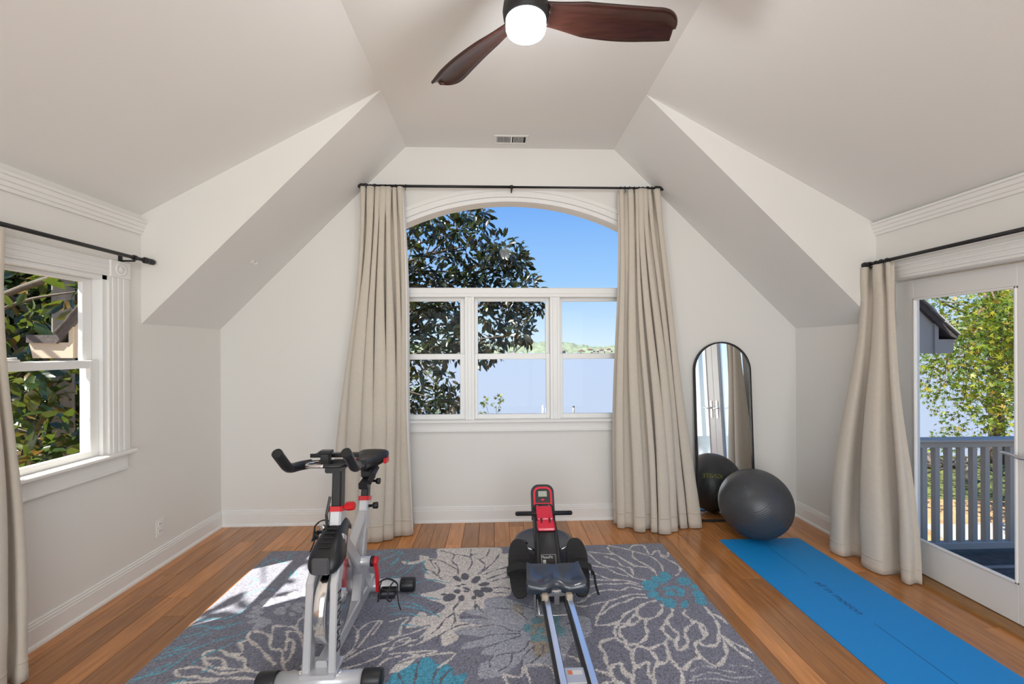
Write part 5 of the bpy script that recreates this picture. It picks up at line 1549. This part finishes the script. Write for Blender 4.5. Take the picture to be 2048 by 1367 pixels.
# ------------------------------------------------------------------ outside: ground, lake, far shore
GZ = -3.0
gm = mat('leaf_litter', (0.27, 0.17, 0.08), 0.95, bump=0.6, bscale=14, var=0.35, vscale=2.2)
grassm = mat('lawn_grass', (0.085, 0.095, 0.022), 0.95, bump=0.6, bscale=30, var=0.5, vscale=1.2)
struct(MB().box(-40, 45, -12, 17.4, -9.5, GZ).build('ground', gm, origin=(0, 0, GZ)), 'ground below the house strewn with tan leaf litter')
gp_ = [(6, 13.9), (12, 12.6), (16, 12.0), (24, 11.5), (40, 10.5), (40, 17.3), (6, 17.3)]
struct(MB().prism(gp_, 'Z', GZ, GZ + 0.02).build('lawn', grassm, origin=(20, 15, GZ)), 'strip of green lawn along the shore')
path = empty('concrete_path', (12, 10, GZ), 'pale concrete path slabs crossing the leaf litter below the deck', 'path')
for k in range(6):
    x0 = 10.3 + k * 1.5
    MB().prism([(x0, 9.35), (x0 + 1.47, 9.25), (x0 + 1.9, 10.55), (x0 + 0.43, 10.65)], 'Z', GZ - 0.05, GZ + 0.03).build('slab', M['concrete'], path)
wm = bpy.data.materials.new('lake_water')
wm.use_nodes = True
n_, l_ = wm.node_tree.nodes, wm.node_tree.links
b_ = n_['Principled BSDF']
b_.inputs['Base Color'].default_value = (0.17, 0.18, 0.21, 1)
inp(b_, Roughness=0.28, Specular_IOR_Level=0.7)
tc_, mp_, nz_, bp_ = n_.new('ShaderNodeTexCoord'), n_.new('ShaderNodeMapping'), n_.new('ShaderNodeTexNoise'), n_.new('ShaderNodeBump')
mp_.inputs['Scale'].default_value = (0.18, 1.0, 1)
nz_.inputs['Scale'].default_value = 0.9
nz_.inputs['Detail'].default_value = 6
bp_.inputs['Strength'].default_value = 0.5
bp_.inputs['Distance'].default_value = 0.25
l_.new(tc_.outputs['Object'], mp_.inputs[0])
l_.new(mp_.outputs[0], nz_.inputs[0])
l_.new(nz_.outputs[0], bp_.inputs['Height'])
l_.new(bp_.outputs[0], b_.inputs['Normal'])
tag(MB().box(-900, 1100, 17.4, 797, -9.5, -8.5).build('lake', wm, origin=(0, 400, -8.5)), 'wide pale rippled lake stretching to the far shore', 'water', None, 'stuff')
# far shore: wooded ridge with lumpy tree crowns
nr = np.random.RandomState(4)
NXh, NYh = 520, 26
hx = np.linspace(-500, 900, NXh)
hy = np.linspace(795, 1000, NYh)
HX, HY = np.meshgrid(hx, hy)
env = 13 + 5 * np.sin(HX / 120 + 1.0) + 3.5 * np.sin(HX / 47) + 2 * np.sin(HX / 23 + 2)
prof_ = np.clip((HY - 793) / 60, 0, 1) ** 0.6
lump = nr.normal(0, 1, HX.shape)
lump = (lump + np.roll(lump, 1, 1) + np.roll(lump, -1, 1)) / 1.7
HZ = -8.6 + env * prof_ + 1.5 * lump * (prof_ > 0.1) + 2.5 * prof_
P = [[(HX[i, j], HY[i, j], HZ[i, j]) for j in range(NXh)] for i in range(NYh)]
struct(MB().grid(P).build('far_shore', M['farleaf'], origin=(200, 800, -8.6), fix=False), 'low wooded hills on the far shore of the lake')
fr_ = random.Random(8)
hw_ = mat('house_wall', (0.4, 0.37, 0.33), 0.8)
hr_ = mat('house_roof', (0.22, 0.12, 0.09), 0.8)
for i, (x_, y_, z_) in enumerate(((196, 806, -4.0), (211, 812, -2.2), (226, 806, -4.5), (158, 806, -4.5), (176, 812, -2.5), (124, 806, -5.5))):
    t = empty('lakeside_house', (x_, y_, z_), ('tiny far-shore house, %s from the left among the trees' % ('fourth', 'fifth', 'sixth', 'second', 'third', 'first')[i]), 'house', 'houses on the far shore')
    w_, d_, h_ = fr_.uniform(4, 6), 5, fr_.uniform(2.2, 3.2)
    MB().box(x_ - w_, x_ + w_, y_ - d_, y_ + d_, z_ - 6, z_ + h_).build('walls', hw_, t)
    MB().prism([(x_ - w_ - 0.6, z_ + h_), (x_ + w_ + 0.6, z_ + h_), (x_, z_ + h_ + 2.4)], 'Y', y_ - d_ - 0.5, y_ + d_ + 0.5).build('roof', hr_, t)
    for k in (-0.5, 0.3):
        MB().box(x_ + w_ * k, x_ + w_ * k + 1.2, y_ - d_ - 0.05, y_ - d_ + 0.1, z_ + 0.5, z_ + 1.9).build('window', M['dark'], t)
for i, (x_, y_, h_, lb) in enumerate(((7.06, 65.6, 1.3, 'white dock piling in the lake, tallest of the close pair'), (7.62, 65.5, 1.0, 'shorter white dock piling in the lake beside the tall one'), (11.82, 66.2, 1.1, 'lone weathered dock piling in the lake, right of the white pair'))):
    t = empty('dock_piling', (x_, y_, -8.5), lb, 'piling', 'dock pilings')
    MB().tube([(x_, y_, -9.4), (x_, y_, -8.5 + h_)], 0.16, 10).build('pole', M['pilewhite'] if i < 2 else M['post'], t)
    MB().lathe([(0.18, 0), (0.18, 0.08), (0.02, 0.25)], (x_, y_, -8.5 + h_), (0, 0, 1), 10).build('cap', M['pilewhite'] if i < 2 else M['rope'], t)

# ------------------------------------------------------------------ deck, railing, eaves
deck = empty('wooden_deck', (3.8, 1.9, -0.06), 'dark charcoal plank deck outside the glass door', 'deck')
y_ = 0.2
while y_ < 3.22:
    MB().box(XR + 0.2, 4.75, y_ + 0.002, min(y_ + 0.138, 3.24), -0.085, -0.055, 0.003).build('board', M['deck'], deck)
    y_ += 0.14
MB().box(XR + 0.2, 4.75, 2.925, 2.95, -0.056, -0.042, 0.003).build('metal_strip', M['concrete'], deck)
MB().box(XR + 0.2, 4.75, 3.242, 3.27, -0.35, -0.06).box(4.755, 4.79, 0.2, 3.27, -0.35, -0.06).build('rim_joist', M['rail'], deck)
for x_ in (3.2, 4.65):
    MB().box(x_, x_ + 0.1, 3.12, 3.22, GZ, -0.085).build('support_post', M['rail'], deck)
rlg = empty('deck_railing', (3.8, 3.17, -0.055), 'grey painted wooden railing along the far edge of the deck', 'railing')
MB().box(XR + 0.2, 4.72, 3.115, 3.225, 0.788, 0.812, 0.006).box(XR + 0.2, 4.72, 3.150, 3.190, 0.745, 0.788, 0.003).build('top_rail', M['rail'], rlg)
MB().box(XR + 0.2, 4.72, 3.145, 3.195, -0.022, 0.030, 0.004).build('bottom_rail', M['rail'], rlg)
for k in range(-3, 16):
    x_ = 3.218 + k * 0.098
    if XR + 0.22 < x_ < 4.62:
        MB().box(x_ - 0.019, x_ + 0.019, 3.152, 3.188, 0.028, 0.748, 0.002).build('baluster', M['rail'], rlg)
MB().box(4.64, 4.74, 3.12, 3.22, -0.054, 0.90, 0.006).build('newel_post', M['rail'], rlg)
def eave(label, s, x_w, line, zlow, xf, y0, msid, mbox):
    """end of the steep main roof beside the dormer; s = outward direction in x"""
    (xa, za), (xb, zb_) = line
    sl = (zb_ - za) / (xb - xa)
    zw = za + sl * (x_w - xa)
    t = empty('roof_eave', (xb, y0, zlow), label, 'roof', 'roof eaves of the house')
    MB().prism([(x_w, zlow), (xb - s * 0.10, zlow), (xb - s * 0.10, zb_ - sl * s * 0.10 - 0.06), (x_w, zw - 0.06)], 'Y', y0, y0 + 1.0).build('siding', msid, t)
    MB().box(min(xb - s * 0.10, xb - s * 0.07), max(xb - s * 0.10, xb - s * 0.07), y0 - 0.012, y0 + 1.0, zlow, zb_ + 0.06).build('corner_board', mbox, t)
    MB().prism([(xb - s * 0.07, zlow), (xf - s * 0.025, zlow), (xf, zlow + 0.11), (xb - s * 0.07, zlow + 0.11)], 'Y', y0 - 0.01, y0 + 1.0).build('fascia_box', mbox, t)
    MB().prism([(x_w, zw - 0.06), (xb, zb_ - 0.06), (xf, zlow + 0.11), (xf, zlow + 0.165), (xb, zb_ - 0.0), (x_w, zw)], 'Y', y0 - 0.03, y0 + 1.02).build('rake_board', M['shingle'], t)
    nrow = 7
    for k in range(nrow):
        f0, f1 = k / nrow, (k + 1) / nrow + 0.04
        xe = xf if s > 0 else xb
        x0, x1 = xe + (x_w - xe) * f0, xe + (x_w - xe) * f1
        Zr = lambda x: za + sl * (x - xa)
        MB().prism([(x0, Zr(x0) + 0.022), (x1, Zr(x1) + 0.006), (x1, Zr(x1) - 0.004), (x0, Zr(x0) + 0.008)], 'Y', y0 - 0.05, y0 + 1.04).build('shingle_course', M['siding'] if s > 0 else M['shingle'], t)
    return t
eave('grey roof eave with shingle courses seen through the glass door', 1, XR + 0.2, ((3.225, 1.898), (3.489, 1.649)), 1.452, 3.556, 3.25, M['siding'], M['siding'])
eave('beige roof eave with dark shingles outside the left window', -1, XL - 0.14, ((-2.882, 1.862), (-3.089, 1.614)), 1.452, -3.29, 3.2, M['beige'], M['beige'])
t = empty('weathered_post', (-4.31, 4.5, GZ), 'tall weathered square post rising behind the beige eave', 'post')
MB().obox((-4.31, 4.5, 0.8), (0.155, 0.155, 7.6), Matrix.Rotation(math.radians(40), 3, 'Z'), 0.01).build('shaft', M['post'], t)
MB().obox((-4.31, 4.5, 4.62), (0.2, 0.2, 0.05), Matrix.Rotation(math.radians(40), 3, 'Z'), 0.01).build('cap', M['post'], t)
# fence posts with a rope, and stones by the shore
fps = [(15.48, 13.72), (18.4, 13.4), (12.9, 14.6)]
for i, (x_, y_) in enumerate(fps):
    t = empty('fence_post', (x_, y_, GZ), ('short round wooden post on the lawn holding a sagging rope, seen between the balusters', 'short wooden rope post standing right of the maple trunk', 'short wooden rope post at the left end of the rope')[i], 'post', 'rope fence posts')
    MB().lathe([(0.16, -0.1), (0.16, 0.88), (0.14, 0.93), (0.03, 0.95)], (x_, y_, GZ), (0, 0, 1), 14).build('timber', M['post'], t)
    MB().lathe([(0.165, 0.70), (0.17, 0.73), (0.165, 0.76)], (x_, y_, GZ), (0, 0, 1), 14).build('rope_wrap', M['rope'], t)
def sag(a, b, dz):
    q_ = 0.2 / math.hypot(b[0] - a[0], b[1] - a[1])
    a, b = [(a[j] + (b[j] - a[j]) * q_) for j in (0, 1)], [(b[j] + (a[j] - b[j]) * q_) for j in (0, 1)]
    return [(a[0] + (b[0] - a[0]) * k / 12, a[1] + (b[1] - a[1]) * k / 12, GZ + 0.73 - dz * math.sin(math.pi * k / 12)) for k in range(13)]
for a, b, lb in ((fps[2], fps[0], 'dark sagging rope strung left of the round lawn post'), (fps[0], fps[1], 'dark sagging rope strung right of the round lawn post')):
    tag(MB().tube(sag(a, b, 0.45), 0.035, 8).build('fence_rope', M['rope']), lb, 'rope', 'ropes of the lawn fence')
for i, (x_, y_, r_) in enumerate(((14.9, 15.8, 0.5), (16.15, 15.7, 0.5), (17.25, 15.5, 0.38))):
    rows = []
    rr = random.Random(i)
    for a in range(9):
        el = -math.pi / 2 + math.pi * a / 8
        rows.append([(x_ + r_ * math.cos(el) * math.cos(2 * math.pi * b / 12) * (1 + 0.15 * math.sin(b * 2.1 + i)), y_ + r_ * math.cos(el) * math.sin(2 * math.pi * b / 12), GZ + r_ * 0.45 + r_ * 0.6 * math.sin(el) * (1 + 0.1 * math.sin(b + a))) for b in range(13)])
    tag(MB().grid(rows, smooth=False).build('boulder', M['stone']), ('dark boulder on the shore at the left, behind the railing', 'middle dark boulder on the shore behind the railing', 'smaller boulder on the shore, nearest the round lawn post')[i], 'rock', 'shore boulders')

# ------------------------------------------------------------------ trees
def leaf_shape(kind):
    if kind == 'maple':
        o = [(0, 0)]
        for k, (a, r) in enumerate(((-75, 0.45), (-48, 0.28), (-38, 0.85), (-15, 0.42), (0, 1.0), (15, 0.42), (38, 0.85), (48, 0.28), (75, 0.45))):
            o.append((r * math.cos(math.radians(a)), r * math.sin(math.radians(a)) * 0.9))
        v = [(x, y, -0.10 * abs(y)) for x, y in o]
        return v, [(0, i, i + 1) for i in range(1, 9)]
    v = [(0, 0, 0), (0.3, 0.19, 0.035), (0.3, 0, -0.01), (0.3, -0.19, 0.035), (0.68, 0.18, 0.0), (0.68, 0, -0.04), (0.68, -0.18, 0.0), (1.0, 0, -0.13)]
    return v, [(0, 2, 1), (0, 3, 2), (1, 2, 5, 4), (2, 3, 6, 5), (4, 5, 7), (5, 6, 7)]
LEAFMESH = {}
def leaf_mesh(kind, m, i):
    key = (kind, m.name, i)
    if key not in LEAFMESH:
        v, f = leaf_shape(kind)
        k = (0.8, 1.0, 1.2)[i]
        me_ = bpy.data.meshes.new('leaf')
        me_.from_pydata([(x * k, y * k * (1.1 - 0.1 * i), z * k * (0.6 + 0.8 * i)) for x, y, z in v], [], f)
        me_.polygons.foreach_set('use_smooth', [True] * len(f))
        me_.materials.append(m)
        LEAFMESH[key] = me_
    return LEAFMESH[key]
def foliage(th, clusters, per, size, m, nind, seed, kind='oval', viewer=(0, 0, 1.5), droop=0.25, shell=0.0):
    """leaves around cluster centres: the `nind` nearest to the window are objects, the rest one part"""
    r = np.random.RandomState(seed)
    pos, dirs, sz = [], [], []
    for (cx, cy, cz, cr) in clusters:
        k = max(3, int(per * (cr / 0.25) ** 2)) if kind == 'oval' else per
        d = r.normal(0, 1, (k, 3))
        d /= np.linalg.norm(d, axis=1)[:, None]
        rad = cr * r.uniform(shell, 1, (k, 1)) ** 0.6
        pos.append(np.array((cx, cy, cz)) + d * rad)
        dd = d + r.normal(0, 0.5, (k, 3))
        dd[:, 2] -= droop
        dirs.append(dd / np.linalg.norm(dd, axis=1)[:, None])
        sz.append(size * r.uniform(0.7, 1.25, k))
    pos, dirs, sz = np.concatenate(pos), np.concatenate(dirs), np.concatenate(sz)
    up = r.normal(0, 0.6, pos.shape) + np.array((0, 0, 1.0))
    side = np.cross(up, dirs)
    side /= np.linalg.norm(side, axis=1)[:, None] + 1e-9
    nor = np.cross(dirs, side)
    dist = np.linalg.norm(pos - np.array(viewer), axis=1) / sz
    order = np.argsort(dist)
    o0 = wloc(th)
    for q_ in order[:nind]:
        o = bpy.data.objects.new('leaf', leaf_mesh(kind, m, int(r.randint(3))))
        COL.objects.link(o)
        o.parent = th
        R_ = Matrix((tuple(dirs[q_]), tuple(side[q_]), tuple(nor[q_]))).transposed().to_4x4()
        o.matrix_local = Matrix.Translation(Vector(pos[q_]) - o0) @ R_ @ Matrix.Scale(float(sz[q_]), 4)
    rest = order[nind:]
    if len(rest) == 0:
        return
    v, f = leaf_shape(kind)
    v = np.array(v)
    V = pos[rest][:, None, :] + sz[rest][:, None, None] * (v[None, :, 0:1] * dirs[rest][:, None, :] + v[None, :, 1:2] * side[rest][:, None, :] + v[None, :, 2:3] * nor[rest][:, None, :])
    n1 = len(v)
    tris = []
    for fc in f:
        tris += [fc] if len(fc) == 3 else [(fc[0], fc[1], fc[2]), (fc[0], fc[2], fc[3])]
    T = (np.array(tris)[None] + (np.arange(len(rest)) * n1)[:, None, None]).reshape(-1, 3)
    V = V.reshape(-1, 3) - np.array(o0)
    me_ = bpy.data.meshes.new('foliage')
    me_.vertices.add(len(V))
    me_.vertices.foreach_set('co', V.ravel())
    me_.loops.add(T.size)
    me_.loops.foreach_set('vertex_index', T.ravel().astype(np.int32))
    me_.polygons.add(len(T))
    me_.polygons.foreach_set('loop_start', np.arange(0, T.size, 3, dtype=np.int32))
    me_.polygons.foreach_set('loop_total', np.full(len(T), 3, np.int32))
    me_.polygons.foreach_set('use_smooth', np.ones(len(T), bool))
    me_.update(calc_edges=True)
    a_ = me_.attributes.new('tint', 'FLOAT', 'POINT')
    a_.data.foreach_set('value', np.repeat(r.uniform(0, 1, len(rest)), n1).astype(np.float32))
    me_.materials.append(m)
    o = bpy.data.objects.new('foliage', me_)
    COL.objects.link(o)
    o.parent = th
    o['kind'] = 'stuff'
def limbs(th, base, fork, clusters, r0, m, every=1, seed=0, name='branch'):
    """trunk from base to fork, then one branch to every n-th cluster"""
    rr = random.Random(seed)
    base, fork = Vector(base), Vector(fork)
    mid = base.lerp(fork, 0.5) + Vector((rr.uniform(-0.15, 0.15), rr.uniform(-0.15, 0.15), 0)) * (fork - base).length * 0.2
    MB().tube(catmull([base, mid, fork], 6), [r0 * (1 - 0.4 * k / 12) for k in range(13)], 12).build('trunk', m, th)
    for c in clusters[::every]:
        e = Vector(c[:3])
        t0 = rr.uniform(0.45, 1.0)
        s = base.lerp(fork, t0) if t0 > 0.5 else mid.lerp(fork, t0)
        kn = s.lerp(e, 0.5) + Vector((rr.uniform(-1, 1), rr.uniform(-1, 1), rr.uniform(-0.3, 0.8))) * (e - s).length * 0.12
        pts = catmull([s, kn, e], 4)
        MB().tube(pts, [max(0.005, r0 * 0.24 * (1 - 0.9 * k / (len(pts) - 1))) for k in range(len(pts))], 7).build(name, m, th)

mg = empty('magnolia_tree', (-2.9, 8.6, GZ), 'dark glossy magnolia tree filling the left of the arched window', 'tree')
extra = [(x - 0.9 - 0.5 * (i % 3), y + 0.4, z, r * 1.3) for i, (x, y, z, r) in enumerate(MAGNOLIA) if x < -1.0]
limbs(mg, (-2.9, 8.6, GZ), (-2.2, 8.5, 3.2), MAGNOLIA, 0.16, M['branch'], 2, 1)
foliage(mg, MAGNOLIA + extra, 62, 0.175, M['magleaf'], 280, 2)
lt = empty('broadleaf_tree', (-5.4, 4.9, GZ), 'sun-dappled broad-leaved evergreen outside the left window', 'tree')
over = [(-3.75, 1.35, 3.50, 0.38), (-3.4, 1.9, 3.2, 0.25), (-4.1, 1.0, 3.9, 0.4), (-3.65, 1.65, 3.05, 0.25), (-4.2, 1.7, 3.8, 0.4)]
limbs(lt, (-5.4, 4.9, GZ), (-5.2, 4.2, 2.6), LEFTBUSH + over, 0.14, M['branch'], 2, 3)
for a, b, r_ in (((-5.6, 4.6, 0.55), (-3.6, 4.9, 0.42), 0.035), ((-5.4, 4.4, 1.75), (-3.7, 4.3, 2.35), 0.03), ((-5.3, 5.2, 1.3), (-3.5, 5.6, 1.9), 0.02)):
    MB().tube(catmull([a, Vector(a).lerp(Vector(b), 0.5) + Vector((0, 0, 0.06)), b], 6), r_, 10).build('limb', M['branch'], lt)
foliage(lt, LEFTBUSH, 26, 0.19, M['hedgeleaf'], 250, 5, droop=0.1)
foliage(lt, over, 2.9, 0.24, M['hedgeleaf'], 0, 6, droop=0.1)
br = np.random.RandomState(9)
bk = empty('evergreen_thicket', (-8.5, 8.0, GZ), 'dense shaded thicket of evergreens behind the broad-leaved tree', 'hedge')
cl_ = [(-7.2 - 3.5 * br.rand(), 5.0 + 6.0 * br.rand(), -2.5 + 8.5 * br.rand(), 0.8) for _ in range(300)]
foliage(bk, [(x, y, z, 0.8) for x, y, z, r_ in cl_], 16, 0.22, M['hedgeleaf'], 0, 11, droop=0.1)
for k in range(6):
    x_, y_ = -7.3 - br.rand() * 2, 5.5 + k * 0.9
    MB().tube([(x_, y_, GZ), (x_ + 0.2, y_ + 0.1, 1.5), (x_ + 0.1, y_ + 0.3, 6)], [0.11, 0.08, 0.04], 9).build('stem', M['bark'], bk)

mp = empty('maple_tree', (19.3, 16.1, GZ), 'bright yellow-green maple tree beside the lake beyond the deck', 'tree')
limbs(mp, (19.3, 16.1, GZ), (18.2, 15.4, 4.6), MAPLE, 0.24, M['bark'], 2, 4)
mr_ = np.random.RandomState(12)
more = [(c[0] + mr_.normal(0, 0.8), c[1] + mr_.normal(0, 0.8), c[2] + mr_.normal(0, 0.6), 0.8) for c in MAPLE if c[2] > 0.6 for _ in range(3)]
hi = [(11 + 12 * mr_.rand(), 9.5 + 7 * mr_.rand(), 2.2 + 4.5 * mr_.rand(), 1.0) for _ in range(70)]
foliage(mp, MAPLE, 46, 0.135, M['mapleleaf'], 240, 21, kind='maple', droop=0.5)
foliage(mp, more + hi, 80, 0.135, M['mapleleaf'], 0, 22, kind='maple', droop=0.5)
sp_ = empty('maple_sapling', (-0.25, 12.0, GZ), 'slender young maple whose tip shows at the bottom of the arched window', 'tree')
limbs(sp_, (-0.25, 12.0, GZ), (-0.22, 12.0, -0.4), [(-0.42, 12.0, -0.2, 0.1), (-0.30, 11.9, 0.08, 0.1), (0.0, 12.0, -0.05, 0.1), (0.12, 12.0, 0.15, 0.1)], 0.035, M['branch'], 1, 6)
foliage(sp_, [(-0.42, 12.0, -0.2, 0.20), (-0.30, 11.9, 0.08, 0.15), (0.0, 12.0, -0.05, 0.18), (0.12, 12.0, 0.15, 0.14), (-0.15, 12.0, -0.45, 0.25)], 14, 0.12, M['mapleleaf'], 40, 31, kind='maple')
sh_ = empty('golden_shrub', (-2.3, 11.0, GZ), 'sunlit yellow-green shrub behind the lower magnolia branches', 'shrub')
gcl = [(-2.6 + 1.3 * mr_.rand(), 10.6 + 0.9 * mr_.rand(), -1.0 + 2.1 * mr_.rand(), 0.35) for _ in range(26)]
limbs(sh_, (-2.3, 11.0, GZ), (-2.2, 11.0, -0.2), gcl, 0.06, M['branch'], 3, 8)
foliage(sh_, gcl, 34, 0.11, M['mapleleaf'], 60, 41, kind='maple')
for i, (x_, y_, lb) in enumerate(((16.3, 17.0, 'low green shrub at the shore behind the boulders'), (17.9, 17.1, 'low green shrub at the shore left of the maple trunk'), (13.4, 17.0, 'pale green shrub at the shore near the left baluster'))):
    t = empty('shore_shrub', (x_, y_, GZ), lb, 'shrub', 'low shrubs along the shore')
    cs_ = [(x_ + mr_.normal(0, 0.5), y_ + mr_.normal(0, 0.3), GZ + 0.2 + 0.9 * mr_.rand(), 0.4) for _ in range(10)]
    limbs(t, (x_, y_, GZ), (x_, y_, GZ + 0.6), cs_, 0.04, M['branch'], 3, i)
    foliage(t, cs_, 40, 0.14, M['mapleleaf'], 0, 50 + i, kind='maple')
